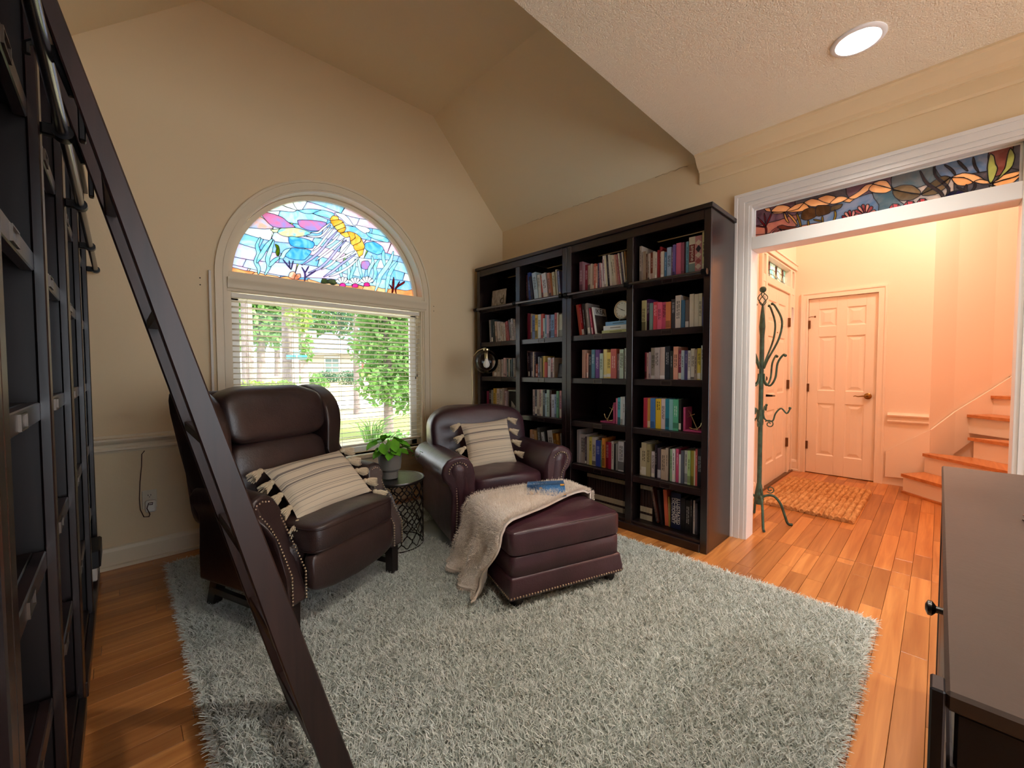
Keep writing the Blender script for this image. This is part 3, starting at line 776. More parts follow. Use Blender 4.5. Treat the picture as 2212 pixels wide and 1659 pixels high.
# closet door: leaf in the x = const wall; local x runs along -y
Mc = Matrix(((0, 1, 0, FX + .012), (-1, 0, 0, CD1 - .003), (0, 0, 1, .008), (0, 0, 0, 1)))
cd = panel_door('door_2', CD1 - CD0 - .006, CDZ - .012, .035, ROWS, Mc, FWHITE, .095)
cc = MB()
for (a, b_, d) in ((0, .018, .020), (.018, .052, .014), (.052, .068, .018)):
    cc.box(FX - d, FX, CD1 + .068 - a, CD1 + .068 - b_, 0, CDZ + .068 - b_); cc.box(FX - d, FX, CD0 - .068 + a, CD0 - .068 + b_, 0, CDZ + .068 - b_)
    cc.box(FX - d, FX, CD0 - .068 + a, CD1 + .068 - a, CDZ + .068 - b_, CDZ + .068 - a)
struct('trim_7', cc, FWHITE)
HB = mat('bronze_hinge', '7a5a40', .4, .8)
for z in (.32, .98, 1.70):
    h = MB(); h.cyl((FX - .004, CD1 + .002, z - .045), (FX - .004, CD1 + .002, z + .045), .006, 8); h.box(FX - .001, FX + .012, CD1 - .02, CD1 + .012, z - .045, z + .045); h.build('hinge', HB, cd, 40)
h = MB(); h.tube([(FX - .003, CD1 - .005, 1.78), (FX - .03, CD1 - .03, 1.785), (FX - .045, CD1 - .07, 1.78)], .004, 6); h.cyl((FX - .045, CD1 - .07, 1.77), (FX - .045, CD1 - .07, 1.79), .008, 8); h.build('door_hook', HB, cd, 40)
kn = MB(Matrix.Translation((FX, CD0 + .065, .905)) @ Matrix.Rotation(-pi / 2, 4, 'Y')); kn.lathe([(.033, 0), (.033, .006), (.026, .012), (.012, .016), (.010, .035), (.014, .05), (.010, .056)], 16)
kn.build('handle', BRASS, cd, 40)
lv = MB(); lv.tube([(FX - .045, CD0 + .065, .905), (FX - .05, CD0 + .10, .907), (FX - .05, CD0 + .14, .900), (FX - .048, CD0 + .165, .906), (FX - .046, CD0 + .178, .900)], [.009, .008, .006, .005, .004], 8); lv.build('lever', BRASS, cd, 40)

# front door with side lights and transom
D0, D1, DH = 4.600, 5.485, 2.035
Mf = Matrix(((1, 0, 0, D0), (0, 1, 0, FY + .015), (0, 0, 1, .012), (0, 0, 0, 1)))
fd = panel_door('door_1', D1 - D0, DH - .012, .045, [(.21, .76), (.92, 1.52), (1.66, 1.88)], Mf, FWHITE, .12)
fr = MB()
for (a, b_) in ((4.402, 4.428), (4.540, 4.598), (5.487, 5.540), (5.650, 5.678)): fr.box(a, b_, FY - .006, FY + .10, 0, 2.322, .003)
for (a, b_) in ((4.428, 4.540), (5.540, 5.650)):
    fr.box(a, b_, FY + .01, FY + .09, 0, .30); fr.box(a, b_, FY + .01, FY + .09, .30, .98); fr.box(a, b_, FY + .0, FY + .09, 1.90, 2.04)
    for (z0, z1) in ((.10, .48), (.54, .92)):
        fr.box(a + .015, b_ - .015, FY + .002, FY + .012, z0, z1, .006)
fr.box(4.428, 5.650, FY - .004, FY + .10, 2.038, 2.112, .003); fr.box(4.428, 5.650, FY - .004, FY + .10, 2.302, 2.322, .003)
for (a, b_, d) in ((0, .02, .026), (.02, .055, .016), (.055, .075, .020)):
    fr.box(4.327 + a, 4.327 + b_, FY - d, FY, 0, 2.402 - b_); fr.box(4.327 + a, FX - .001, FY - d, FY, 2.402 - b_, 2.402 - a)
dframe = struct('trim_8', fr, FWHITE)
rng = random.Random(3)
def cells(x0, x1, z0, z1, nx, nz, cols, rng):
    P = {}
    for j in range(nz + 1):
        for i in range(nx + 1):
            e = .16 if 0 < i < nx else 0; e2 = .2 if 0 < j < nz else 0
            P[i, j] = Vector((x0 + (x1 - x0) * (i + (.5 if j % 2 and 0 < i < nx else 0) * .55 + rng.uniform(-e, e)) / nx, z0 + (z1 - z0) * (j + rng.uniform(-e2, e2)) / nz))
    return [(rng.choice(cols), [P[i, j], P[i + 1, j], P[i + 1, j + 1], P[i, j + 1]]) for j in range(nz) for i in range(nx)]
box2 = lambda a, b, c, d: [Vector(p) for p in ((a, c), (b, c), (b, d), (a, d))]
tr_ = MB().box(4.43, 4.44, FY + .06, FY + .062, 2.113, 2.115).build('transom_bead', FWHITE, dframe)
jl = []
for xc in (4.60, 4.86, 5.12, 5.38, 5.58):
    jl += [('f3', smooth_poly([(xc - .03, 2.29), (xc - .035, 2.24), (xc, 2.21), (xc + .035, 2.24), (xc + .03, 2.29)]))] + [('f1', ribbon([(xc + o, 2.215), (xc + o * 1.6, 2.17), (xc + o, 2.125)], .014)) for o in (-.022, 0, .022)]
stained(dframe, box2(4.429, 5.649, 2.113, 2.301), cells(4.42, 5.66, 2.10, 2.31, 17, 3, ['f0', 'f1', 'f2', 'f2', 'f1'], rng) + jl, lambda a, b: (a, FY + .055, b), (0, 1, 0), clear=.45)
for (a, b_) in ((4.429, 4.539), (5.541, 5.649)):
    stained(dframe, box2(a, b_, .981, 1.899), cells(a - .01, b_ + .01, .97, 1.91, 2, 13, ['f4', 'f2', 'f1', 'f4', 'f0', 'f5'], rng), lambda a, b: (a, FY + .055, b), (0, 1, 0), clear=.45)
for z in (.36, 1.02, 1.72):
    h = MB(); h.cyl((D1 + .002, FY - .003, z - .05), (D1 + .002, FY - .003, z + .05), .007, 8); h.box(D1 - .016, D1 + .018, FY - .002, FY + .016, z - .05, z + .05); h.build('hinge', HB, fd, 40)
hk = MB(); hk.lathe([(.026, 0), (.026, .006), (.02, .010)], 14, (0, 0, 0)); hm = Matrix.Translation((D0 + .065, FY + .016, 1.10)) @ Matrix.Rotation(pi / 2, 4, 'X')
a = MB(hm); a.lathe([(.024, 0), (.024, .008), (.014, .014)], 14); a.build('deadbolt', BLACK, fd, 40)
a = MB(); a.tube([(D0 + .065, FY + .014, .93), (D0 + .065, FY - .04, .93), (D0 + .16, FY - .042, .925)], [.013, .010, .007], 8); a.build('handle', BLACK, fd, 40)
a = MB(); a.sphere((5.04, FY + .012, 1.58), .007, 8); a.build('peephole', BRASS, fd, 40)
th_ = MB(); th_.box(4.40, 5.68, FY - .02, FY + .12, -.012, .012, .004); struct('trim_9', th_, HB)

# ---- stairs, rising at 45 degrees to the room
STW = wood('stair_oak', 'b06a36', 'cf8d55', 0, .8, .32, coat=.1)
stair = thing('staircase', 'white staircase with oak treads climbing from the foyer beside the closet door', 'staircase', (5.3, .2, 0))
nv, ev = Vector((.70711, -.70711)), Vector((-.70711, -.70711))
def cut(poly, pts):
    """clip a plan polygon to the stair side of the wall line"""
    for (a, b) in zip(pts, pts[1:]):
        a, b = Vector(a), Vector(b); d = b - a; out = []
        side = lambda p: d.x * (p.y - a.y) - d.y * (p.x - a.x)
        for i in range(len(poly)):
            p, q = Vector(poly[i]), Vector(poly[(i + 1) % len(poly)]); s, t = side(p), side(q)
            if s <= 0: out.append(p)
            if s * t < 0: out.append(p + (q - p) * (s / (s - t)))
        poly = out
    return poly
WL = [(5.70, 1.2), (5.70, .06), (5.97, -.11), (6.29, -.37), (6.77, -.85), (8.0, -2.08)]
off = Vector((5.3, .2))
for i in range(9):
    nn = 3.690 + .252 * i; z = .185 * (i + 1)
    def pl(n0, n1, e0=-4.6, e1=-2.6):
        q = [nv * n0 + ev * e0, nv * n0 + ev * e1, nv * n1 + ev * e1, nv * n1 + ev * e0]
        for k in range(len(WL) - 1): q = cut(q, WL[k:k + 2]) if k != 0 or i < 3 else q
        return [(p.x - off.x, p.y - off.y) for p in q]
    t = MB(); t.prism(pl(nn - .028, nn + .25), 'z', z - .028, z); t.build('tread', STW, stair)
    t = MB(); t.prism(pl(nn, nn + .015), 'z', z - .185, z - .028); t.build('riser', FWHITE, stair)
a = MB(); a.prism(pl(3.690 - .022, 3.690 - .001) if False else [(p.x - off.x, p.y - off.y) for p in cut(cut([nv * 3.668 + ev * -4.6, nv * 3.668 + ev * -2.6, nv * 3.689 + ev * -2.6, nv * 3.689 + ev * -4.6], WL[0:2]), WL[1:3])], 'z', 0, .02); a.build('shoe_moulding', STW, stair)
# skirt board following the wall
sk = MB(); prof = [((5.705, .37), .08, .345), ((5.705, .055), .10, .60), ((5.965, -.105), .35, .77), ((6.285, -.365), .62, 1.0), ((6.765, -.845), 1.1, 1.46), ((7.9, -1.98), 2.0, 2.75)]
for (a, b) in zip(prof, prof[1:]):
    d = (Vector(b[0]) - Vector(a[0])).normalized(); n_ = Vector((-d.y, d.x)) * .012
    if n_.x > 0: n_ = -n_
    P = lambda q, o, z: (q[0] + n_.x * o - off.x, q[1] + n_.y * o - off.y, z)
    sk.add([P(a[0], 0, a[1]), P(b[0], 0, b[1]), P(b[0], 0, b[2]), P(a[0], 0, a[2]), P(a[0], 1, a[1]), P(b[0], 1, b[1]), P(b[0], 1, b[2]), P(a[0], 1, a[2])],
           [(0, 1, 2, 3), (7, 6, 5, 4), (3, 2, 6, 7), (0, 4, 5, 1), (0, 3, 7, 4), (1, 5, 6, 2)])
sk.build('skirt_board', FWHITE, stair)
hr = thing('handrail', 'dark wooden handrail end fixed to the orange lit stair wall', 'handrail', (6.31, -.485, 1.085))
a = MB(); a.tube([(.10, -.02, -.02), (.7, -.62, .52)], .028, 10); a.build('rail', mat('dark_rail', '1a1210', .35), hr, 40)
a = MB(); a.box(.09, .15, -.05, .01, -.07, .03, .006); a.build('rosette', mat('dark_rail', '1a1210', .35), hr)

# ---- coat rack
IRON = mat('green_iron', '4a6a58', .6, .25, var=(30, '35463c'), bump=(60, .2))
rack = thing('coat_rack', 'green wrought iron coat rack standing in the foyer just inside the doorway', 'coat rack', (3.58, .955, 0))
a = MB(); a.tube([(0, 0, .16), (0, 0, .30), (0, 0, 1.45), (0, 0, 1.52), (0, 0, 1.60), (0, 0, 1.68)], [.020, .016, .016, .022, .016, .007], 10); a.build('pole', IRON, rack, 50)
for k in range(4):
    t = k * pi / 2 - 1.15; c, s = cos(t), sin(t)
    a = MB(); a.tube(spline([(c * r, s * r, z) for r, z in ((.012, .19), (.05, .215), (.10, .215), (.145, .16), (.175, .07), (.195, .015), (.225, .011))], 4), .0095, 8); a.build('leg', IRON, rack, 50)
    a = MB(); a.tube([(c * (.075 + q * .03 * cos(p)), s * (.075 + q * .03 * cos(p)), .265 + q * .03 * sin(p)) for q, p in [(1 - i / 22, -2.4 + i * .5) for i in range(18)]], .004, 6); a.build('scroll', IRON, rack, 50)
for k in range(4):
    t = k * pi / 2 - .35; c, s = cos(t), sin(t)
    for (pts, nm) in (([(.02, 1.16), (.03, 1.10), (.07, 1.07), (.11, 1.13), (.125, 1.24), (.165, 1.30), (.18, 1.295)], 'hook'),
                      ([(.02, 1.20), (.05, 1.27), (.13, 1.42), (.15, 1.55), (.10, 1.66), (.075, 1.685)], 'upper_hook')):
        a = MB(); a.tube(spline([(c * r, s * r, z) for r, z in pts]), .0072, 8); a.sphere((c * pts[-1][0], s * pts[-1][0], pts[-1][1]), .011, 8); a.build(nm, IRON, rack, 50)
    t += .4; c, s = cos(t), sin(t)
    a = MB(); a.tube(spline([(c * r, s * r, z) for r, z in ((.015, .88), (.03, .81), (.08, .80), (.10, .86), (.135, .90), (.17, .865), (.19, .90))]), .0058, 7); a.sphere((c * .19, s * .19, .905), .010, 8); a.build('lower_hook', IRON, rack, 50)
    a = MB(); a.tube([(c * (.06 + q * .032 * cos(p)), s * (.06 + q * .032 * cos(p)), .775 + q * .032 * sin(p)) for q, p in [(1 - i / 22, 2.6 - i * .5) for i in range(18)]], .004, 6); a.build('scroll', IRON, rack, 50)
    a = MB(); a.tube([(.034 * sin(pi * q / 8) * cos(t + q * .35), .034 * sin(pi * q / 8) * sin(t + q * .35), 1.68 + .11 * q / 8) for q in range(9)], .0035, 6); a.build('cage_wire', IRON, rack, 50)
a = MB(); a.sphere((0, 0, 1.805), .024, 12); a.build('finial', IRON, rack, 50)
a = MB(); a.lathe([(.03, .145), (.034, .19), (.026, .25), (.018, .30)], 12); a.build('collar', IRON, rack, 50)

# ---- jute mat: braided rows
JUTE = mat('jute', 'b07a48', .9, spec=.1, var=(26, 'd8ac78'), bump=(120, .6), stretch=(.5, 2, 1))
rng = random.Random(8)
m_ = MB()
for k in range(17):
    y = .450 + k * .0405; pts = []
    n = 44
    for i in range(n + 1): pts.append((4.07 + 1.17 * i / n + .05 * (k / 17 - .5) + rng.uniform(-.004, .004), y + rng.uniform(-.004, .004) + .0, .010 + rng.uniform(-.001, .003)))
    m_.tube(pts, [.0205 + rng.uniform(-.003, .004) for _ in pts], 7)
m_.v = [(x, y, max(.0005, z)) for x, y, z in m_.v]
m_.build('door_mat', JUTE, None, 60, label='brown braided jute mat lying in front of the white front door', cat='mat')

# ---- foyer pendant lamp, added out of view to brighten the foyer
pen = thing('added_pendant_lamp', 'added warm glass globe pendant lamp, unseen, hanging from the high foyer ceiling', 'lamp', (4.75, -.35, 3.55))
MB().cyl((0, 0, .16), (0, 0, 1.55), .006, 6).build('rod', BRASS, pen); a = MB(); a.lathe([(.05, 1.52), (.05, 1.55)], 16); a.build('canopy', BRASS, pen, 40)
a = MB(); a.sphere((0, 0, 0), .16, 20); a.build('globe', mat('lit_globe', (1, .62, .34), .4, emit=((1, .5, .2), 4.0)), pen, 60)
pl_ = bpy.data.lights.new('added_pendant_glow', 'POINT'); pl_.energy = FOYER_W; pl_.color = (1, .64, .46); pl_.shadow_soft_size = .17
po = bpy.data.objects.new('added_pendant_glow', pl_); COL.objects.link(po); po.location = (4.75, -.35, 3.30)

# ---------------------------------------------------------------- floor planks
rng = random.Random(21)
PW = .083
def seen(x, y):
    p = Vector((x, y, -1.2)); z = p.dot(_f)
    if z < .25: return False
    u_, v_ = 1106 + 885 * p.dot(_r2) / z, 829.5 - 885 * p.dot(_u2) / z
    return -40 < u_ < 2250 and v_ < 1720
vis = []; rest = MB()
def lay(x0, x1, y0, y1):
    y = y0
    while y < y1 - .001:
        ya, yb = y, min(y + PW, y1); x = x0 - rng.uniform(0, .6)
        while x < x1:
            l = rng.uniform(.35, 1.15); a, b = max(x, x0), min(x + l, x1); x += l
            if b - a < .02: continue
            s = [(p, q) for p in (a, (a + b) / 2, b) for q in (ya, yb)]
            free = any(seen(*p) and not (.22 < p[0] < 2.50 and .23 < p[1] < 3.21) for p in s)
            hid = (a > 2.74 and ya > 1.05 and b < XW) or b < -.13 or (.58 < a and b < 2.2 and yb < .0)
            d = min(math.hypot(*p) for p in s)
            if free and not hid: vis.append((d, a, b, ya, yb))
            else: rest.box(a + .0005, b - .0005, ya + .0005, yb - .0005, -.0125, 0)
        y += PW
lay(XL, XW + T, YB, YW); lay(XW + T, 8.5, YB, FY)
vis.sort(key=lambda v: v[0] / max(.2, (v[2] - v[1])))
for k, (d, a, b, ya, yb) in enumerate(vis):
    if k < 300: MB().box(a + .0006, b - .0006, ya + .0006, yb - .0006, -.0125, 0, .0009).build('plank', FLOORM, floor)
    else: rest.box(a + .0005, b - .0005, ya + .0005, yb - .0005, -.0125, 0)
rest.build('planks', FLOORM, floor, kind='stuff')

# ---------------------------------------------------------------- window blind
SLAT = mat('blind_white', 'f2ecdc', .4, spec=.3)
bl = thing('window_blind', 'cream horizontal slat blind hanging open in the lower window', 'blind', (WCX, YW + .045, 1.74))
bw = .755
MB().box(-bw, bw, -.022, .022, -.030, .004, .004).build('head_rail', SLAT, bl)
sm = MB()
sm.grid(lambda u, v: (-bw + 2 * bw * u, -.024 + .048 * v, .003 * sin(pi * v) + (.5 - v) * .006), 1, 4, .0024)
me = None; NS = 29
for k in range(NS):
    z = -.052 - k * .0395
    if me is None: o = sm.build('slat', SLAT, bl, 60); me = o.data; o.location = (0, 0, z)
    else: link('slat', me, bl, loc=(0, 0, z))
zb = -.052 - NS * .0395
MB().box(-bw, bw, -.022, .022, zb - .006, zb + .012, .004).build('bottom_rail', SLAT, bl)
for x in (-.66, -.36, 0, .36, .66):
    MB().cyl((x, -.025, zb), (x, -.025, -.03), .0012, 5).build('ladder_cord', SLAT, bl); MB().cyl((x, .025, zb), (x, .025, -.03), .0012, 5).build('ladder_cord', SLAT, bl)
for x, l in ((.70, .62), (.715, .60)):
    c = MB(); c.cyl((x, -.032, -.03), (x, -.032, -l), .0013, 5); c.lathe([(.002, .02), (.006, .004), (.005, -.012)], 8, (x, -.032, -l)); c.build('pull_cord', mat('cord_dark', '5a5046', .6), bl)

# ---------------------------------------------------------------- small things on the window wall
OUT = mat('ivory_plastic', 'd8ccb4', .4)
ou = thing('wall_outlet', 'ivory wall outlet under the chair rail beside the dark bookcase', 'outlet', (.115, YW, .385))
MB().box(-.036, .036, -.006, 0, -.058, .058, .003).build('cover_plate', OUT, ou)
for z in (.022, -.022):
    a = MB(Matrix.Translation((0, -.0065, z)) @ Matrix.Rotation(pi / 2, 4, 'X')); a.lathe([(.016, 0), (.016, .002)], 16); a.build('socket', OUT, ou, 40)
    a = MB(); a.box(-.008, -.005, -.0095, -.0085, z, z + .009); a.box(.005, .008, -.0095, -.0085, z, z + .009); a.sphere((0, -.0085, z - .007), .0025, 6); a.build('slots', mat('slot_black', '181410', .8), ou)
ad = thing('plug_adapter', 'small white plug adapter pushed into the lower half of the wall outlet', 'plug', (.118, YW - .0095, .345))
a = MB(); a.box(-.026, .026, -.035, 0, -.036, .036, .008); a.build('body', mat('white_plastic', 'ece6dc', .35), ad, 40)
CORD = mat('brown_cord', '4a2a18', .55)
cd_ = MB(); cd_.tube([(.10, YW - .006, .695), (.086, YW - .006, .675), (.083, YW - .006, .60), (.073, YW - .006, .50), (.068, YW - .008, .40), (.070, YW - .012, .33), (.085, YW - .03, .285), (.108, YW - .045, .285), (.113, YW - .048, .30), (.100, YW - .05, .34), (.108, YW - .055, .372), (.128, YW - .056, .372), (.126, YW - .053, .36), (.110, YW - .046, .360)], .0026, 7)
cd_.build('power_cord', CORD, None, 60, label='thin brown power cord running down the wall to the plug', cat='cord')
st = MB(); st.box(.447, .462, YW - .035, YW - .026, .16, 1.87, .002)
st.build('stick', mat('pale_stick', 'd8d0c4', .5), None, label='thin pale stick standing upright beside the left window casing', cat='stick')
hl = MB()
for x in (.405, 2.235):
    for z in (1.815, 1.770): hl.lathe([(.0042, 0), (.0042, .0008)], 8, (0, 0, 0)) if False else hl.add([(x + .0045 * cos(k * pi / 4), YW - .0008, z + .0045 * sin(k * pi / 4)) for k in range(8)], [tuple(range(8))])
hl.build('screw_holes', mat('hole_dark', '2a1c10', .9), bpy.data.objects['wall_back'])

# ---------------------------------------------------------------- recessed ceiling lamps: one seen, three added to brighten the room
CANW = mat('can_white', 'eeeeee', .3)
for i, (x, y) in enumerate(CANS):
    t = thing('recessed_light', ['white recessed ceiling lamp glowing above the doorway', 'added white recessed ceiling lamp over the rug, unseen above the camera', 'added white recessed ceiling lamp, unseen behind the camera near the foyer wall', 'added white recessed ceiling lamp, unseen behind the camera near the tall shelves'][i], 'lamp', (x, y, ZF), group='recessed ceiling lamps')
    a = MB(); a.lathe([(.080, .002), (.104, .001), (.104, -.004), (.098, -.009), (.084, -.009), (.080, .002)], 40, cap=False); a.build('trim_ring', CANW, t, 40)
    a = MB(); a.lathe([(.0815, -.002), (.079, .05), (.072, .085), (.068, .09)], 40, cap=False); a.lathe([(.0005, .118), (.068, .118), (.068, .089)], 40, cap=False); a.build('can', CANW, t, 40)
    a = MB(); a.lathe([(.001, .088), (.042, .092), (.052, .102), (.052, .112)], 32, cap=True); a.build('bulb_lens', mat('lamp_glow', (1, 1, 1), .5, emit=((1, .97, .93), 14.0)), t, 50)
    area('recessed_light_glow', (x, y, ZF + .084), (x, y, 0), .085, CAN_W, (1, .94, .84))
BOOKS={
'c2r1':'5a2030 2712 11 256 1;8a7a70 2697 18 256 1;4a63b0 2675 28 274 4;3a3440 2640 25 235 8;c3d9e4 2604 47 264 8.5;d6d8cc 2547 29 234 6;c8452e 2515 22 226 4;dfe4ea 2489 50 237 8;c98d75 2418 26 230 8;b06a30 2390 18 221 7;d9dcc0 2367 27 227 6;e4eae4 2338 20 246 5;2c3a60 2313 8 234 5;9aa6dc 2303 18 225 6',
'c1r2':'a8a29c 3233 19 232 3;3c4a50 3211 23 234 3;455350 3180 17 234 4;d8c4b0 3149 23 212 4;dccfc4 3112 19 205 4;d8d0c8 3091 17 206 4;c9bda8 3069 18 196 4;e0d2c4 3041 19 193 4;e6dcd0 3014 19 183 5;b5564a 2991 21 189 6;c2737c 2965 24 199 8;8f929e 2933 19 212 8;d8d8e0 2911 13 187 8;e6e6ee 2894 22 219 8;e8e4e4 2866 15 208 5',
'c2r2':'4a2c2c 2712 8 238 0;b09c98 2703 8 248 0;b0566e 2695 8 248 0;6e1028 2686 28 243 0;c8b89a 2656 14 239 0;7c94c8 2635 38 221 0;e2bc50 2592 30 221 0;dde6e4 2557 33 223 0;d06058 2520 25 225 0;c9dcd4 2493 15 183 0;88b8d8 2477 20 214 0;d8b4c8 2455 27 208 0;5a4e78 2425 22 209 0;88aee0 2399 38 205 0;d4747c 2357 24 218 0;e8e6e2 2332 14 217 0;dfe6da 2318 39 201 0',
'c1r3':'c09a80 3204 22 165 0;c8b49a 3181 43 164 0;c9bba8 3130 44 172 0;dcd6ce 3063 19 175 0;e0c4c4 3031 28 188 0;d6bcbc 3001 13 177 0;dcd8d4 2987 16 169 0;2e5a58 2969 11 177 0;e0e4e0 2955 18 176 0;3a5a5c 2933 14 168 0;b8d0e0 2918 10 180 0;6a8494 2906 18 179 0;e6e8ee 2884 15 181 0;e8dce0 2867 14 167 0',
'c2r3':'6a4a44 2692 14 246 2;2a1a22 2676 17 231 2;565664 2658 16 234 1;6c6478 2640 19 233 0;d8c4ae 2620 14 234 0;3a3040 2605 16 232 0;9a3a20 2587 23 122 0;a8b4c8 2562 16 187 0;50585a 2545 13 183 0;c0b29e 2530 11 175 0;5c6048 2518 14 193 0;e0c268 2501 23 193 0;d0686a 2474 24 138 0;e4e4ea 2441 33 177 0;d8a4ac 2403 24 169 0;e6dcd8 2378 15 176 0',
'c1r4':'a83a5c 3294 35 200 0;3a2e34 3254 39 214 0;8a8a7a 3212 20 215 0;e4c056 3190 33 231 0;c49a28 3156 26 232 0;e2d6d0 3129 41 231 0;e4dccc 3077 22 230 0;c2b0a0 3053 28 239 0;a83a40 3023 16 214 0;dcc4c8 3006 24 211 0',
'c2r4':'c0aaa4 2628 26 240 0;1c2038 2600 24 237 0;c2b2a4 2575 28 240 0;d0a4a4 2545 23 241 0;dcd6c0 2520 18 241 0;46545a 2501 25 240 0;b8d8e4 2474 23 209 0;b4ccbe 2450 27 242 0;4a2c22 2419 20 240 0;d4dcea 2396 36 204 0;9cb8dc 2358 19 205 0;7cbc98 2338 26 236 0;d8a0a8 2304 23 240 0',
'c2r5':'c09a78 2657 26 222 0;b08050 2629 26 213 2;c89a60 2598 32 217 4;4c4a44 2543 30 249 6;e0e2e0 2484 20 213 9;3a3a3c 2454 12 229 9;e6e6e2 2420 57 235 8;b07a18 2358 32 215 8;e8b060 2319 27 217 7;e4dcd0 2290 13 228 3',
'c3r1':'a0707e 2090 32 259 0;b09098 2057 19 242 0;8e2036 2037 26 228 0;b8a492 2009 19 217 0;c0ac9c 1990 11 215 0;c8bca8 1978 13 225 0;b8988a 1964 18 212 0;cc6c58 1945 18 219 0;d8a890 1926 10 196 0;4a4a68 1915 11 219 0;5a2444 1904 10 214 0;d4a0ac 1892 14 217 2;7a2c3c 1875 8 183 3;e6dcdc 1866 10 210 4;b08a94 1855 8 244 4;eae4e4 1846 13 267 5;e4dcc0 1832 16 267 5;2a3448 1814 12 266 5;30201c 1801 9 266 5;dcd8cc 1791 17 264 6;d6d4be 1774 21 260 6.5;e2d8c8 1752 15 256 7;d8a898 1736 12 257 7;d0949c 1722 12 257 7;8a0e26 1708 11 258 7.5;ece6de 1695 12 258 7.5;6a6e92 1681 14 259 7.5;e8e6e0 1666 10 262 7;b4803c 1654 8 265 5',
'c3r2':'c05848 2083 22 262 9;9a1420 2060 21 264 9;2e2422 2036 18 264 7;7a7068 2016 18 263 7;968a84 1996 18 263 7;b84460 1966 14 221 8.5',
'c3r3':'cca08c 2057 31 232 0;b86a5c 2024 13 203 0;d0a090 2011 13 205 0;1c1418 1995 25 192 0;4f8098 1968 32 231 0;6c4488 1929 35 229 0;b8ccc0 1888 28 199 0;e4d48c 1858 31 230 0;ecd470 1824 36 205 0;cc6a64 1785 49 230 0;94808c 1734 25 192 0;cce4d4 1707 34 224 0;e8f2ee 1671 18 232 0',
'c3r4':'dc7c9c 1740 17 202 0;5cc4d4 1722 24 208 0;e4f0ec 1696 19 215 0;dfe8ea 1676 18 216 0',
'c3r5':'c8bcb6 2112 8 276 0;b0a8a4 2103 18 279 0;c2b6b0 2082 55 245 0;4a3a44 2025 13 227 0;d0c6b0 2010 25 232 0;d8c860 1984 25 233 0;ccc0b4 1957 35 234 0;3c4ca4 1920 42 212 0;6c9078 1876 13 217 0;e29440 1861 26 236 0;8c2030 1832 30 209 0;b02848 1800 25 211 0;dcd6cc 1773 18 221 0;26262e 1753 19 203 0;9c9c9c 1732 19 209 0;e4e6ee 1710 48 229 0',
'c4r1':'c4b2a2 1546 16 272 0;b0a094 1529 10 226 0;b09a80 1518 20 228 0;8a6a58 1497 15 208 0;b8a898 1480 15 204 0;7a3a2a 1464 20 212 0;cabcaa 1443 16 213 0;d0c2b0 1426 12 202 0;8a2028 1412 15 217 0;8e2a2e 1395 10 239 0;d0c4b4 1384 21 200 0;4a7aa0 1359 15 193 0;9ab0cc 1340 31 219 0;8a6a90 1308 12 215 0;6a5a98 1295 16 227 0;d4708e 1276 35 235 0;8a4a60 1237 19 230 0;6a9cb4 1204 16 228 0;dcd8cc 1186 42 253 0;c89098 1143 43 250 0;dcd8ae 1098 19 266 0',
'c4r2':'c0b884 1523 32 223 0;4a2450 1490 23 230 0;7c9c94 1464 24 198 0;d84c5c 1436 30 203 0;e06480 1403 30 196 0;d8608a 1371 29 195 0;d07c50 1341 34 191 0;3a343a 1302 26 206 0;d0c4bc 1273 38 227 0;3c6484 1230 24 191 0;6c6460 1204 24 188 0;dedad2 1175 29 224 0;e2e0d8 1145 27 220 0;e4e0d0 1117 22 221 0;6a6ab8 1092 15 197 0',
'c4r3':'a83a58 1500 19 195 0;c8a8a0 1480 13 190 0;b0a0a4 1466 11 197 0;a8a096 1452 33 226 0;b4a8a4 1418 33 226 0;c4b0a6 1383 36 228 0;1c222c 1345 33 234 0;2c302c 1310 21 199 0;e0a088 1286 33 228 0;8a2446 1250 23 203 0;a8b8c4 1226 19 200 0;5a5490 1206 19 199 0;dcdce0 1186 18 198 0;dcd8d0 1165 25 210 0;a8988a 1138 17 203 0;e2d060 1118 23 210 0;e2e6e0 1094 15 228 0',
'c4r4':'c03c50 1502 26 217 0;e2b45c 1474 25 215 0;4878b4 1448 32 217 0;e4be30 1413 40 215 0;d8c4c4 1371 29 216 0;28889c 1341 31 218 0;80b8b8 1308 27 216 0;58b088 1280 37 217 0;2a2c26 1242 16 217 0',
'c4r5':'d4c8ae 1533 12 201 0;cdbf9c 1520 37 244 0;b4a67a 1480 29 238 0;d0c4c4 1442 25 188 0;241c24 1413 14 243 0;544650 1390 25 221 0;c0a890 1364 34 217 0;b8a490 1329 16 231 0;3c3430 1311 10 229 0;98b890 1299 15 226 0;e2dcdc 1282 20 231 0;cc5078 1257 19 234 0;e0e0de 1234 13 198 0;5c606e 1220 19 228 0;c6cac8 1199 21 230 0;b4d090 1176 19 233 0;a89c40 1156 20 234 0;e0d8c0 1135 8 235 0;d4605c 1126 13 252 0;1e1e22 1109 28 258 0',
'c4r6':'241c20 1369 15 247 7;d86a4c 1341 27 257 4;b09850 1312 8 213 2;1c2040 1296 69 254 0;201c20 1225 30 227 0;181618 1193 33 221 0;2a2426 1159 11 232 0;c8bcb8 1140 11 231 0;585058 1126 13 213 0',
}

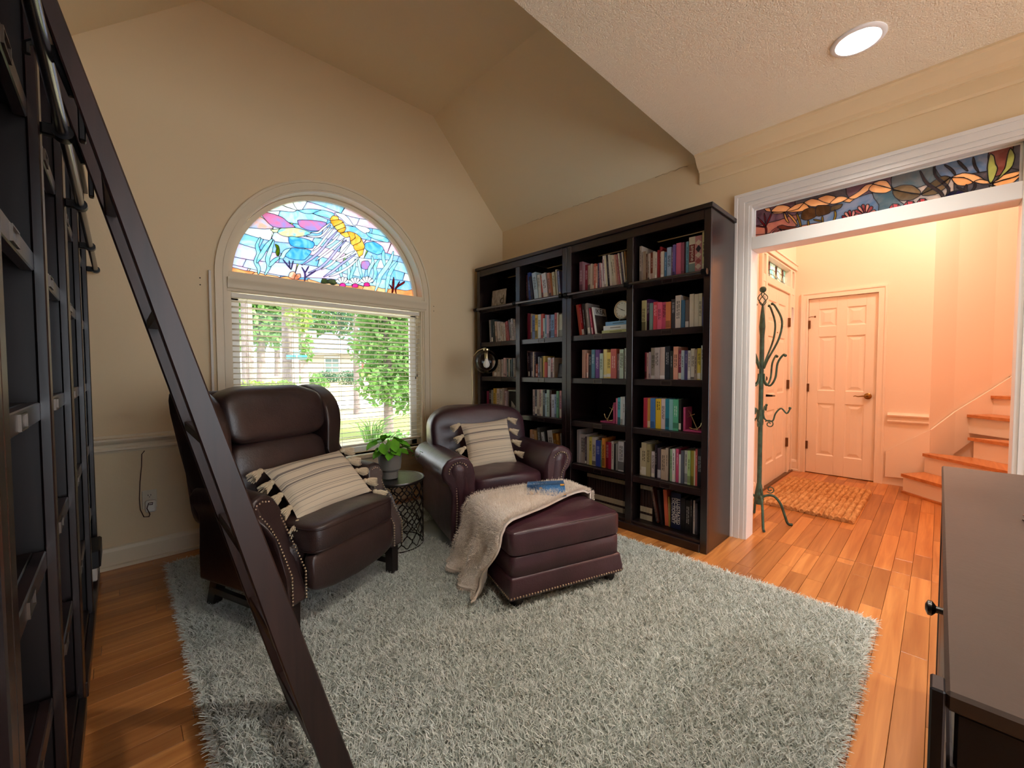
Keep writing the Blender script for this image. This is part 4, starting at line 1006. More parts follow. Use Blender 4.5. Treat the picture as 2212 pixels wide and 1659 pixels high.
# ---------------------------------------------------------------- bookcases
ZS = {1: 1.825, 2: 1.475, 3: 1.125, 4: .77, 5: .41, 6: .075}
def bookcase(label, P, W_, mids, D=.42):
    """P(u, d, z) -> world; u along the front, d into the depth. Every board is a part."""
    o = thing('bookcase', label, 'bookcase', P(W_ / 2, D / 2, 0))
    inv = Vector(o.location)
    def b(u0, u1, d0, d1, z0, z1, nm, m=ESP, ch=.0025, par=None):
        p, q = Vector(P(u0, d0, z0)) - inv, Vector(P(u1, d1, z1)) - inv
        return MB().box(p.x, q.x, p.y, q.y, p.z, q.z, ch).build(nm, m, par or o)
    S = .045
    b(0, S * .6, .02, D, 0, 2.21, 'side_panel'); b(W_ - S * .6, W_, .02, D, 0, 2.21, 'side_panel')
    b(0, S, 0, .02, 0, 2.21, 'stile'); b(W_ - S, W_, 0, .02, 0, 2.21, 'stile')
    b(S * .6, W_ - S * .6, D - .012, D - .004, .03, 2.20, 'back_panel', ESPSHADE)
    b(-.012, W_ + .012, -.016, D, 2.21, 2.238, 'top_board', ESPH)
    b(S, W_ - S, .002, .022, 2.150, 2.21, 'header_rail', ESPH)
    b(S, W_ - S, -.006, .014, 0, .055, 'plinth', ESPH)
    ed = [S] + [x for m_ in mids for x in m_] + [W_ - S]
    for (a, c) in mids: b(a + .012, c - .012, .02, D - .012, .05, 2.20, 'partition', ESPSHADE); b(a, c, 0, .02, .055, 2.150, 'stile')
    for k in range(0, len(ed), 2):
        u0, u1 = ed[k], ed[k + 1]
        for r in ZS:
            z = ZS[r]
            sh = b(u0 - .009, u1 + .009, .04, D - .012, z - .022, z, 'shelf', ESPSHADE)
            if r < 6:
                rl_ = b(u0, u1, .018, .040, z - .044, z, 'shelf_rail', ESPH, .0025, sh)
                c = (u0 + u1) / 2; q = MB()
                for (a0, a1, c0, c1) in ((c - .038, c + .038, z - .039, z - .036), (c - .038, c + .038, z - .010, z - .007), (c - .038, c - .034, z - .036, z - .010), (c + .034, c + .038, z - .036, z - .010)):
                    p, q_ = Vector(P(a0, .0135, c0)) - inv, Vector(P(a1, .018, c1)) - inv; q.box(p.x, q_.x, p.y, q_.y, p.z, q_.z)
                q.build('label_holder', mat('pewter', '6a6058', .35, .9), sh)
            else: b(u0, u1, .014, .040, .04, z, 'shelf_rail', ESPH, .0025, sh)
    return o
XF = 2.70
bcL = bookcase('tall espresso bookcase in the corner beside the arched window', lambda u, d, z: (XF + d, 3.343 - u, z), 3.343 - 2.166, [(3.343 - 2.770, 3.343 - 2.716)])
bcR = bookcase('tall espresso bookcase next to the wide doorway', lambda u, d, z: (XF + d, 2.162 - u, z), 2.162 - 1.012, [(2.162 - 1.606, 2.162 - 1.553)])
XG = -.12
bookcase('dark bookcase at the left edge, unit nearest the window wall', lambda u, d, z: (XG - d, 2.092 + u, z), 1.308, [(.645, .690)], .39)
bookcase('dark bookcase at the left edge, middle unit behind the ladder', lambda u, d, z: (XG - d, .912 + u, z), 1.178, [(.555, .600)], .39)
bookcase('dark bookcase at the left edge, unit nearest the camera', lambda u, d, z: (XG - d, -.268 + u, z), 1.178, [(.555, .600)], .39)

# rails for the ladder
ROD = mat('rail_steel', '6c6a70', .25, .95)
def ladder_rail(label, x, wall, y0, y1, posts, z):
    o = thing('ladder_rail', label, 'rail', (x, (y0 + y1) / 2, z), group='ladder rails on the bookcases'); c = (y0 + y1) / 2
    MB().cyl((0, y0 - c, 0), (0, y1 - c, 0), .0115, 14).build('rod', ROD, o, 40)
    s = 1 if wall > x else -1
    for y in posts:
        a = MB(); a.tube([(0, y - c - .016, 0), (0, y - c + .016, 0)], .019, 14); a.box(0, (wall - x) + s * .0, y - c - .010, y - c + .010, -.014, .014, .003); a.build('bracket', BLACK, o, 40)
ladder_rail('dark steel ladder rail across the bookcase beside the arched window', XF - .038, XF, 2.19, 3.33, (3.320, 2.743, 2.19), 1.808)
ladder_rail('dark steel ladder rail across the bookcase next to the doorway', XF - .038, XF, 1.036, 2.14, (2.14, 1.58, 1.036), 1.808)
ladder_rail('dark steel ladder rail on the bookcases at the left edge', XG + .036, XG, -.2, 3.36, (3.36, 2.755, 2.09, 1.49, .92), 1.775)

# ---------------------------------------------------------------- books
ORD = 'first second third fourth fifth sixth seventh eighth ninth tenth eleventh twelfth thirteenth fourteenth fifteenth sixteenth seventeenth eighteenth nineteenth twentieth twenty-first twenty-second twenty-third twenty-fourth twenty-fifth twenty-sixth twenty-seventh twenty-eighth twenty-ninth thirtieth'.split()
ROWN = {1: 'top shelf', 2: 'second shelf', 3: 'third shelf', 4: 'fourth shelf', 5: 'fifth shelf', 6: 'bottom shelf'}
COLN = {1: 'leftmost bookcase column', 2: 'second bookcase column', 3: 'third bookcase column', 4: 'bookcase column by doorway'}
PAL = {'black': '1e1a1e', 'dark brown': '3a2620', 'maroon': '6e1428', 'crimson': '9a2036', 'red': 'c0403c', 'coral': 'd0685c', 'pink': 'd8a0ac', 'hot pink': 'd86084', 'mauve': 'a07888', 'purple': '5a3470', 'lilac': '8a70a0',
       'navy': '20284a', 'blue': '4a70b0', 'light blue': '9cbcdc', 'teal': '2a8490', 'aqua': '78b8bc', 'green': '68a880', 'sage green': 'b4ccbc', 'olive': '98904c', 'yellow': 'e4c850', 'orange': 'd88c44', 'tan': 'c0a88c', 'brown': '8a6448', 'beige': 'cabcac',
       'cream': 'e0d4bc', 'white': 'e6e6e4', 'grey': '9c9896', 'dark grey': '4a484a', 'slate': '4c5a60', 'peach': 'd8a890'}
def cname(h):
    c = [int(h[i:i + 2], 16) for i in (0, 2, 4)]
    return min(PAL, key=lambda k: sum((c[j] - int(PAL[k][2 * j:2 * j + 2], 16)) ** 2 for j in range(3)))
PAGE = mat('book_pages', 'e4dcc8', .8)
def cover_mat(h): return mat('cover_' + h, h, .45, spec=.35, bump=(40, .04))
def shade(h, k):
    c = [int(h[i:i + 2], 16) for i in (0, 2, 4)]
    c = [int(x * k) if k < 1 else int(x + (255 - x) * (k - 1)) for x in c]; return '%02x%02x%02x' % tuple(min(255, x) for x in c)
rng = random.Random(77)
def book(loc, w, h, dep, col, lean, label, group, deco=True):
    t = min(.0028, w * .18)
    a = MB(); a.box(0, dep, -t, 0, 0, h); a.box(0, dep, -w, -w + t, 0, h); a.box(0, t, -w + t, -t, 0, h)
    o = a.build('book', cover_mat(col), None, label=label, cat='book', group=group, loc=loc, rot=(-R(lean), 0, 0))
    MB().box(t, dep - .004, -w + t, -t, .003, h - .003).build('pages', PAGE, o)
    if deco:
        lum = sum(int(col[i:i + 2], 16) for i in (0, 2, 4)) / 765
        k = rng.random()
        tc = shade(col, .45) if lum > .55 else shade(col, 1.55)
        if k < .62:
            f = rng.uniform(.28, .55); z1 = h * rng.uniform(.72, .92); z0 = z1 - h * f; n = 1 if w < .022 else 2
            q = MB()
            for i in range(n):
                yc = -w * (i + 1) / (n + 1); ww = w * (.16 if n == 2 else .22); z = z1
                while z > z0:
                    l = rng.uniform(.012, .03); q.box(-.0006, .0002, yc - ww / 2, yc + ww / 2, max(z0, z - l), z); z -= l + rng.uniform(.003, .006)
            q.build('spine_title', cover_mat(tc), o)
        if k < .22 or k > .82:
            z0 = h * rng.uniform(.0, .08); z1 = z0 + h * rng.uniform(.08, .3)
            MB().box(-.0005, .0002, -w + .0003, -.0003, z0 + .001, z1).build('spine_band', cover_mat(rng.choice([shade(col, .55), shade(col, 1.6), 'e8e2d4', shade(col, .75)])), o)
    return o
BIG = {}
for key, s in BOOKS.items():
    c, r = int(key[1]), int(key[3])
    for i, q in enumerate(s.split(';')):
        col, y0, w_, h_, ln = q.split(); y0, w_, h_, ln = int(y0) / 1000, int(w_) / 1000, int(h_) / 1000, float(ln)
        xs = 2.80 if r == 6 else 2.78
        dx = rng.uniform(-.006, .008)
        special = (key, i) in (('c4r6', 3), ('c4r1', 18), ('c4r1', 19), ('c4r4', 0))
        o = book((xs + dx, y0, ZS[r] + .0003), w_, h_, min(.245, h_ * rng.uniform(.66, .78)), col, ln,
                 '%s book, %s from left, %s, %s' % (cname(col), ORD[i], ROWN[r], COLN[c]), 'books on the espresso bookcases', not special)
        BIG[key, i] = (o, w_, h_)
# lettering that can be read on the spines
def spine_text(key, i, lines, size, m, z, gap=.0):
    o, w_, h_ = BIG[key, i]
    for k, tx in enumerate(lines):
        y = -w_ * (k + .5 + gap) / (len(lines) + 2 * gap)
        M = Matrix(((0, 0, -1, -.0008), (0, -1, 0, -w_ - y), (-1, 0, 0, z), (0, 0, 0, 1)))
        text_part(tx, size, m, o, M, 'spine_lettering', fit=h_ * .72)
LETW = mat('letter_white', 'e8e4e0', .5); LETB = mat('letter_black', '151214', .5)
spine_text('c4r6', 3, ['ILLUSTRATED', 'ENCYCLOPEDIC', 'DICTIONARY'], .030, LETW, .125, .35)
o, w_, h_ = BIG['c4r1', 18]
MB().box(-.0006, .0002, -w_ + .002, -.002, h_ * .34, h_ * .80).build('spine_band', cover_mat('7a2c34'), o); MB().box(-.0006, .0002, -w_ + .0005, -.0005, .002, h_ * .30).build('spine_band', cover_mat('7e989c'), o)
M = Matrix(((0, 0, -1, -.0014), (0, -1, 0, -w_ * .58), (-1, 0, 0, h_ * .57), (0, 0, 0, 1))); text_part('anyone', .036, LETW, o, M, 'spine_lettering', fit=h_ * .42)
o, w_, h_ = BIG['c4r1', 19]
for (z, c, k) in ((.05, 'e4d8d0', .5), (.085, 'a85860', .45), (.125, 'e4d8d0', .5), (.205, 'e8dcd4', .5)):
    a = MB(); a.add([(-.0007, -w_ / 2 + w_ * .48, z), (-.0007, -w_ / 2, z + .02), (-.0007, -w_ / 2 - w_ * .48, z), (-.0007, -w_ / 2, z - .02)], [(0, 1, 2, 3)]); a.build('diamond_print', cover_mat(c), o)
a = MB(); a.add([(-.001, -w_ / 2 + w_ * .42, .165), (-.001, -w_ / 2, .19), (-.001, -w_ / 2 - w_ * .42, .165), (-.001, -w_ / 2, .14)], [(0, 1, 2, 3)]); a.build('diamond_print', cover_mat('2c3040'), o)

# set of brown and cream volumes along the bottom
def volume(y0, w_, n, col, k):
    a = MB(); h_ = .258; a.box(0, .17, -w_, 0, 0, h_, .003)
    o = a.build('book', cover_mat('2c1814'), None, label='brown leather volume with cream bands, %s from left, bottom shelf, %s' % (ORD[k], col), cat='book', group='matching brown and cream volumes', loc=(2.80, y0, ZS[6] + .0003))
    for (z0, z1) in ((.0005, .040), (.058, .098), (.228, .2575)): MB().box(-.0007, .02, -w_ + .0004, -.0004, z0, z1).build('cream_band', cover_mat('b4a890'), o)
y = 2.02
for k in range(17): volume(y, .0232, k, 'third bookcase column', k); y -= .0237
y = 1.535
for k in range(4): volume(y, .0235, k, 'bookcase column by doorway', k); y -= .0242
# spiral notebooks
SPI = mat('spiral_wire', 'c8c8d0', .3, .9)
for (y0, ln, col, lb, sd) in ((1.405, 11, '7a3c30', 'spiral bound notebook leaning in the bottom shelf by the doorway', 1), (1.093, 0, '3a4a78', 'white spiral bound notebook standing at the right end of the bottom shelf', 1)):
    a = MB(); a.box(.006, .20, -.014, 0, 0, .27, .001); o = a.build('notebook', cover_mat(col), None, label=lb, cat='notebook', group='spiral notebooks', loc=(2.80, y0, ZS[6] + .001), rot=(-R(ln), 0, 0))
    a = MB(); n = 30; a.tube([(.003 + .007 * cos(q * .9), -.007 + .010 * sin(q * .9), .012 + .246 * q / (n * 7)) for q in range(n * 7)], .0016, 4); a.build('wire_spiral', SPI, o, 60)

# ---------------------------------------------------------------- decor on the bookcases
# stack of flat books, clock, magazine (third column, second shelf)
z = ZS[2]
for (dy0, dy1, th, col, lb) in ((1.860, 1.622, .026, 'c4cc90', 'pale green book lying flat, lowest of the stack under the clock'), (1.845, 1.640, .034, 'dfe8ec', 'white book lying flat, middle of the stack under the clock'), (1.826, 1.612, .030, '78aee0', 'sky blue book lying flat on top of the stack under the clock')):
    t = .0025; a = MB(); a.box(0, .17, 0, dy0 - dy1, 0, t); a.box(0, .17, 0, dy0 - dy1, th - t, th); a.box(0, t, 0, dy0 - dy1, t, th - t)
    o = a.build('book', cover_mat(col), None, label=lb, cat='book', group='books lying flat under the clock', loc=(2.765, dy1, z + .0004)); MB().box(t, .166, .003, dy0 - dy1 - .003, t, th - t).build('pages', PAGE, o)
    MB().box(-.0006, .0002, (dy0 - dy1) * .25, (dy0 - dy1) * .7, th * .4, th * .6).build('spine_title', cover_mat(shade(col, .6)), o); z += th + .0006
ck = thing('alarm_clock', 'round cream twin leg alarm clock standing on the stack of flat books', 'clock', (2.81, 1.693, z), R(-6))
Rm = Matrix.Translation((0, 0, .085)) @ Matrix.Rotation(-pi / 2, 4, 'Y')
CKB = mat('clock_cream', 'dcd0b4', .4)
a = MB(Rm); a.lathe([(.066, -.03), (.070, .0), (.071, .026), (.066, .032), (.062, .030), (.062, .020), (.001, .020)], 40); a.build('case', CKB, ck, 40)
a = MB(Rm); a.lathe([(.001, .0215), (.0615, .0215)], 40, cap=False); a.build('dial', mat('clock_dial', 'e4e8e4', .4), ck)
Mt = lambda y, z_: Matrix(((0, 0, -1, -.0222), (-1, 0, 0, y), (0, 1, 0, .085 + z_), (0, 0, 0, 1)))
for k in range(12):
    t = k * pi / 6; text_part(str(k or 12), .012, LETB, ck, Mt(-.050 * sin(t), .050 * cos(t)), 'numeral')
for (ang, l, wd) in ((R(-62), .044, .0022), (R(112), .032, .003)):
    a = MB(); dy, dz = -sin(ang), cos(ang); a.add([(-.0235, -dy * .008 + dz * wd, .085 - dz * .008 - dy * wd), (-.0235, -dy * .008 - dz * wd, .085 - dz * .008 + dy * wd), (-.0235, dy * l - dz * wd * .4, .085 + dz * l + dy * wd * .4), (-.0235, dy * l + dz * wd * .4, .085 + dz * l - dy * wd * .4)], [(0, 1, 2, 3)]); a.build('clock_hand', LETB, ck)
for s in (-1, 1):
    a = MB(); a.tube([(0, s * .03, .028), (0, s * .045, .002)], [.005, .004], 8); a.build('leg', CKB, ck, 40)
# catalogue with its cover turned to the room
o = thing('magazine', 'white catalogue with IKEA on its cover leaning beside the clock', 'magazine', (2.77, 1.925, ZS[2] + .0006)); o.rotation_euler = (-R(9.5), 0, 0)
MB().box(0, .185, -.012, 0, 0, .225, .001).build('pages', mat('glossy_white', 'e8e6e2', .3), o)
MB().box(.012, .178, -.0126, -.0119, .012, .160).build('cover_photo', mat('cover_print', '6a625c', .35, var=(18, '2c2426')), o)
Mi = Matrix(((1, 0, 0, .095), (0, 0, -1, -.0128), (0, 1, 0, .192), (0, 0, 0, 1))); text_part('IKEA', .062, LETB, o, Mi, 'masthead', fit=.160)
# small framed picture, third shelf of the second column
o = thing('picture_frame', 'small dark framed photo standing at the right end of the third shelf', 'picture frame', (2.80, 2.29, ZS[3] + .0006), R(0)); o.rotation_euler = (0, R(8), 0)
MB().box(0, .012, -.055, .055, 0, .125, .003).build('frame', mat('frame_black', '14100f', .4), o); MB().box(-.001, .0005, -.043, .043, .012, .112).build('photo', mat('old_photo', '4c443a', .4, var=(30, '14120e')), o)
# black book turned to the front with a thin white tray book on top
o = thing('book', 'black book with a pale moon print facing out, fourth shelf, leftmost column', 'book', (2.80, 2.885, ZS[4] + .0006)); o['group'] = 'books on the espresso bookcases'
MB().box(0, .03, -.085, .085, 0, .21, .002).build('cover', cover_mat('101018'), o)
a = MB(); a.add([(-.0008, .05 + .0 - .10 * k / 12, .012 + .105 * (1 - abs(k / 12 - .0) ** 1.2)) for k in range(13)] + [(-.0008, -.05, .012), (-.0008, .05, .012)], [tuple(range(15))]); a.build('moon_print', cover_mat('c4c0bc'), o)
a = MB(); a.add([(-.0014, -.010 + .036 * cos(q * pi / 10), .118 + .030 * sin(q * pi / 10)) for q in range(20)], [tuple(range(20))]); a.build('moon_shadow', cover_mat('182024'), o)
text_part('FUTU', .036, LETB, o, Matrix(((0, 0, -1, -.0016), (-1, 0, 0, .0), (0, 1, 0, .045), (0, 0, 0, 1))), 'lettering', fit=.085)
o = MB().box(-.005, .10, -.09, .095, 0, .012, .002).build('book', cover_mat('d8e4de'), None, label='thin white book lying flat on top of the black moon book', cat='book', group='books on the espresso bookcases', loc=(2.80, 2.885, ZS[4] + .2115))
# anchor bookends
PINK = mat('bookend_pink', 'c44c7c', .4); GOLD = mat('gold', 'd8c08c', .25, 1.0)
def bookend(label, y, s, z):
    o = thing('bookend', label, 'bookend', (2.79, y, z + .0006), group='anchor bookends')
    a = MB(); a.box(0, .11, 0, s * .016, 0, .165, .002); a.box(0, .11, s * .016, s * .135, 0, .012, .002); a.build('bracket', PINK, o)
    b_ = Vector((.03, s * .085, .022)); tp = Vector((.03, s * .035, .125))
    a = MB(); a.tube([b_, tp], [.0045, .0035], 8); ax = (tp - b_).normalized(); cr_ = Vector((0, ax.z, -ax.y)) * s
    a.tube([tp - ax * .018 - cr_ * .028, tp - ax * .018 + cr_ * .028], .0032, 8)
    a.tube([b_ + cr_ * (.052 * sin(q * 1.15)) + ax * (.050 * (1 - cos(q * 1.15))) for q in [i / 6 - 1 for i in range(13)]], [.002, .006, .0045, .004, .0045, .005, .006, .005, .0045, .004, .0045, .006, .002], 8)
    a.tube([tp + ax * .010 + Vector((0, .010 * cos(q * pi / 6), .010 * sin(q * pi / 6))) for q in range(12)], .002, 6, closed=True)
    a.sphere(b_ - Vector((0, 0, .008)), .007, 8); a.build('anchor', GOLD, o, 50)
bookend('pink bookend with gold anchor left of the pink and cyan books', 1.752, 1, ZS[4])
bookend('pink bookend with gold anchor at the right end of rainbow books', 1.215, -1, ZS[4])
# letter card and grass pot on the top left shelf
o = thing('letter_card', 'square beige card printed with the letter d on the top shelf', 'card', (2.80, 3.13, ZS[1] + .0006)); o.rotation_euler = (0, R(6), 0)
MB().box(0, .008, -.105, .105, 0, .185, .001).build('board', mat('linen_card', 'c8baa4', .7, var=(14, '8c7c66'), stretch=(1, 5, 1.5)), o)
text_part('d', .13, mat('letter_olive', '4c4220', .6), o, Matrix(((0, 0, -1, -.0008), (-1, 0, 0, -.055), (0, 1, 0, .075), (0, 0, 0, 1))), 'letter')
o = thing('grass_pot', 'little grey pot of long green grass beside the letter card', 'potted plant', (2.81, 2.835, ZS[1] + .0006))
a = MB(); a.lathe([(.022, 0), (.030, .06), (.027, .06), (.026, .05)], 16); a.build('pot', mat('pot_grey', '6c6864', .6), o, 40)
g_ = random.Random(4); a = MB()
for k in range(26):
    t = g_.uniform(0, 6.28); l = g_.uniform(.10, .17); q = g_.uniform(.3, .9); c, s = cos(t), sin(t)
    a.tube([(c * .008, s * .008, .05), (c * (.01 + l * q * .3), s * (.01 + l * q * .3), .05 + l * .7), (c * (.01 + l * q * .75), s * (.01 + l * q * .75) * .8, .05 + l)], [.0016, .0015, .0003], 4)
a.build('grass_blades', mat('grass_green', '3c6a3c', .5), o, 60, kind='stuff')
# things on the left bookcases
o = thing('woven_basket', 'tan woven basket on a low shelf of the left bookcase', 'basket', (-.30, 1.10, ZS[5] + .0006))
a = MB()
for k in range(15): a.tube([(.135 * math.copysign(abs(cos(q * pi / 14)) ** .45, cos(q * pi / 14)), .145 * math.copysign(abs(sin(q * pi / 14)) ** .45, sin(q * pi / 14)), .010 + k * .017) for q in range(28)], .0095, 6, closed=True)
a.build('weave', mat('rattan', 'c49a58', .7, var=(40, '96703c')), o, 60)
MB().box(-.12, .12, -.13, .13, .002, .012).build('bottom', mat('rattan', 'c49a58', .7), o)
o = thing('storage_box', 'black lidded box standing at the foot of the left bookcase', 'box', (-.20, 3.20, ZS[6] + .0006))
MB().box(-.12, .085, -.12, .12, 0, .07, .006).build('body', mat('box_white', 'd8d0c4', .6), o); MB().box(-.13, .100, -.13, .13, .071, .17, .008).build('lid', mat('box_black', '121014', .5), o)

# ---------------------------------------------------------------- library ladder
LAD = wood('ladder_wood', '1c1110', '35211d', 2, .8, .38, bump=.08)
ld = thing('ladder', 'dark wooden library ladder leaning on the left bookcase rail', 'ladder', (.42, 1.33, 0))
rx = lambda z: .473 - .2856 * z; lx = lambda z: .3935 - .2573 * z
for (ya, yb) in ((1.140, 1.170), (1.492, 1.522)):
    a = MB(Matrix.Translation((-.42, -1.33, 0))); zs = [.022, .5, 1.0, 1.5, 1.955]
    a.prism([(rx(z) - .0 * z, z) for z in zs] + [(lx(z), z + .02 * (z < .1)) for z in zs[::-1]], 'y', ya, yb); o = a.build('rail', LAD, ld)
    bm = bmesh.new(); bm.from_mesh(o.data); bmesh.ops.bevel(bm, geom=[e for e in bm.edges if e.calc_face_angle(0) > .6], offset=.003, segments=1, affect='EDGES'); bm.to_mesh(o.data); bm.free()
    a = MB(Matrix.Translation((-.42, -1.33, 0))); yc = (ya + yb) / 2
    a.tube([(lx(1.72) - .002, yc, 1.72), (lx(1.80) - .006, yc, 1.80), (-.094, yc, 1.801), (-.106, yc, 1.79), (-.106, yc, 1.772)], .0055, 8)
    a.box(lx(1.68) - .006, lx(1.68) + .004, ya + .004, yb - .004, 1.64, 1.76, .002); a.build('hook', BLACK, ld, 40)
for k in range(6):
    z = .185 + .285 * k; a = MB(Matrix.Translation((-.42, -1.33, 0)))
    a.box(lx(z) + .004, rx(z) - .006, 1.170, 1.492, z - .013, z + .013, .003); a.build('step', LAD, ld)

# ---------------------------------------------------------------- leather seating
LEA1 = mat('brown_leather', '2c1f1e', .33, spec=.6, var=(5, '3c2b2a'), bump=((9, .35), (160, .12)))
LEA2 = mat('burgundy_leather', '361e25', .33, spec=.6, var=(5, '482a33'), bump=((8, .35), (160, .12)))
LEGW = mat('dark_leg_wood', '1c1110', .35)
PIPE1 = mat('brown_piping', '2c1a19', .4)
def wr(p, s, k): return p + Vector((fbm(p, s), fbm(p + Vector((7, 3, 1)), s), fbm(p + Vector((2, 9, 5)), s))) * k
def nails(path, step, parent, r=.0058, nrm=Vector((0, -1, 0))):
    a = MB(); L_ = 0; pts = [Vector(p) for p in path]; nx = 0.0
    for p, q in zip(pts, pts[1:]):
        d = (q - p).length
        while nx <= d:
            c = p + (q - p) * (nx / d if d else 0); a.sell(c, r, r, r, 1, 1, 6, 4); nx += step
        nx -= d
    return a.build('nailheads', NAIL, parent, 60, kind='stuff')

# ---- wing recliner
rc = thing('wing_recliner', 'brown leather wingback recliner with nailhead trim, left of the window plant', 'armchair', (.70, 2.36, .018), R(22))
def shear(mb, k=.20, z0=.45):
    mb.v = [(x, y + k * max(0, z - z0), z) for x, y, z in mb.v]; return mb
a = MB(); a.sell((0, .0, .285), .345, .30, .125, .25, .25, 32, 12); a.build('body', LEA1, rc, 50)
AP = [(.272, .165), (.272, .50), (.276, .555), (.292, .595), (.320, .618), (.355, .624), (.390, .610), (.410, .578), (.408, .545), (.388, .518), (.374, .485), (.370, .44), (.374, .30), (.374, .165)]
FY_ = lambda z: -.365 + .19 * ss(z, .29, .60)
for s in (-1, 1):
    a = MB(); n = len(AP); rows = 7; vs = []; fs = []
    yv = lambda t, z: FY_(z) + (.27 - FY_(z)) * t
    for k in range(rows + 1):
        t = k / rows
        for (x, z) in AP: vs.append((s * x, yv(t, z), z + .012 * sin(pi * t) * (z > .5)))
    for k in range(rows): fs += [(k * n + i, k * n + (i + 1) % n, (k + 1) * n + (i + 1) % n, (k + 1) * n + i) for i in range(n)]
    fs += [tuple(range(n))[::-1], tuple(rows * n + i for i in range(n))]; a.add(vs, fs)
    o = a.build('arm', LEA1, rc, 55); md = o.modifiers.new('round', 'BEVEL'); md.width = .014; md.segments = 3; md.limit_method = 'ANGLE'; md.angle_limit = R(50)
    path = [(.289, .178), (.289, .30), (.289, .50), (.297, .556), (.318, .588), (.350, .596), (.378, .585), (.388, .565)]
    nails([(s * x, FY_(z) - .002, z) for x, z in path], .0145, o)
    path = [(.356, .178), (.356, .30), (.353, .44), (.356, .49), (.366, .525), (.380, .548)]
    nails([(s * x, FY_(z) - .002, z) for x, z in path], .0145, o)
def seatfn(p):
    q = p.copy(); q.z += .012 * (1 - (p.x / .27) ** 2) * (p.z > 0); return wr(q, 9, .004)
a = MB(); a.sell((0, -.10, .415), .268, .305, .068, .22, .22, 40, 18, seatfn); sc_ = a.build('seat_cushion', LEA1, rc, 60)
def rim(c, ax, ay, z, e, y0=0): return [(c[0] + ax * math.copysign(abs(cos(t)) ** e, cos(t)), c[1] + ay * math.copysign(abs(sin(t)) ** e, sin(t)), z) for t in [2 * pi * k / 64 for k in range(64)]]
a = MB(); a.tube(rim((0, -.10), .266, .302, .462, .22), .005, 6, closed=True); a.tube(rim((0, -.10), .266, .302, .364, .22), .005, 6, closed=True); a.build('welt', PIPE1, sc_, 60)
def footfn(p):
    q = p.copy(); q.y -= .035 * cos(p.z * 9); q.z += .035 * (p.x / .27) ** 2 * (p.z < 0); return wr(q, 7, .003)
a = MB(); a.sell((0, -.325, .255), .270, .035, .105, .25, .3, 32, 14, footfn); a.build('footrest_panel', LEA1, rc, 60)
a = MB(); a.sell((0, .155, .625), .272, .085, .185, .35, .3, 34, 18, lambda p: wr(p + Vector((0, -.02 * cos(p.x * 6) * cos(p.z * 7), 0)), 8, .010)); shear(a).build('back_cushion', LEA1, rc, 70)
a = MB(); a.sell((0, .150, .945), .292, .105, .150, .55, .3, 36, 20, lambda p: wr(p, 9, .011)); shear(a).build('headrest_cushion', LEA1, rc, 70)
for s in (-1, 1):
    W2 = [(.30, .46), (.33, .80), (.335, 1.00), (.31, 1.075), (.25, 1.095), (.16, 1.075), (.085, 1.02), (.05, .95), (.045, .87), (.065, .78), (.085, .70), (.08, .63), (.04, .575), (.0, .545), (-.03, .50), (-.03, .46)]
    n = len(W2); vs = []; fs = []
    for j, (xo, ins) in enumerate(((.278, .022), (.284, .004), (.300, 0), (.350, 0), (.366, .006), (.372, .024))):
        cy_, cz_ = .17, .77
        for (y, z) in W2:
            fl_ = .035 * ss(z, .6, 1.08) * (1 if xo > .29 else .2)
            vs.append((s * (xo + fl_), y + (cy_ - y) * ins * 2.2, z + (cz_ - z) * ins * 1.4))
    for j in range(5): fs += [(j * n + i, j * n + (i + 1) % n, (j + 1) * n + (i + 1) % n, (j + 1) * n + i) for i in range(n)]
    fs += [tuple(range(n))[::-1], tuple(5 * n + i for i in range(n))]
    a = MB(); a.add(vs, fs); shear(a); o = a.build('wing', LEA1, rc, 70); md = o.modifiers.new('soft', 'SUBSURF'); md.levels = md.render_levels = 1
a = MB(); a.sell((0, .285, .735), .372, .05, .335, .2, .25, 32, 16); shear(a).build('outer_back', LEA1, rc, 50)
for (x, y, dy) in ((-.325, -.315, 0), (.325, -.315, 0), (-.295, .235, .06), (.295, .235, .06)):
    a = MB(); a.add([(x + i * .026 - (.004 * i if k == 0 else 0), y + j * .026 + (dy if k == 0 else 0), .178 if k else .002) for k in (0, 1) for j in (-1, 1) for i in (-1, 1)], [(0, 2, 3, 1), (4, 5, 7, 6), (0, 1, 5, 4), (2, 6, 7, 3), (0, 4, 6, 2), (1, 3, 7, 5)]); a.build('leg', LEGW, rc)
for x in (-.312, .312):
    MB().add([(x + i * .011, y, z + k * .016) for (y, z) in ((-.29, .075), (.262, .085)) for k in (-1, 1) for i in (-1, 1)], [(0, 1, 3, 2), (4, 6, 7, 5), (0, 4, 5, 1), (2, 3, 7, 6), (0, 2, 6, 4), (1, 5, 7, 3)]).build('stretcher', LEGW, rc)

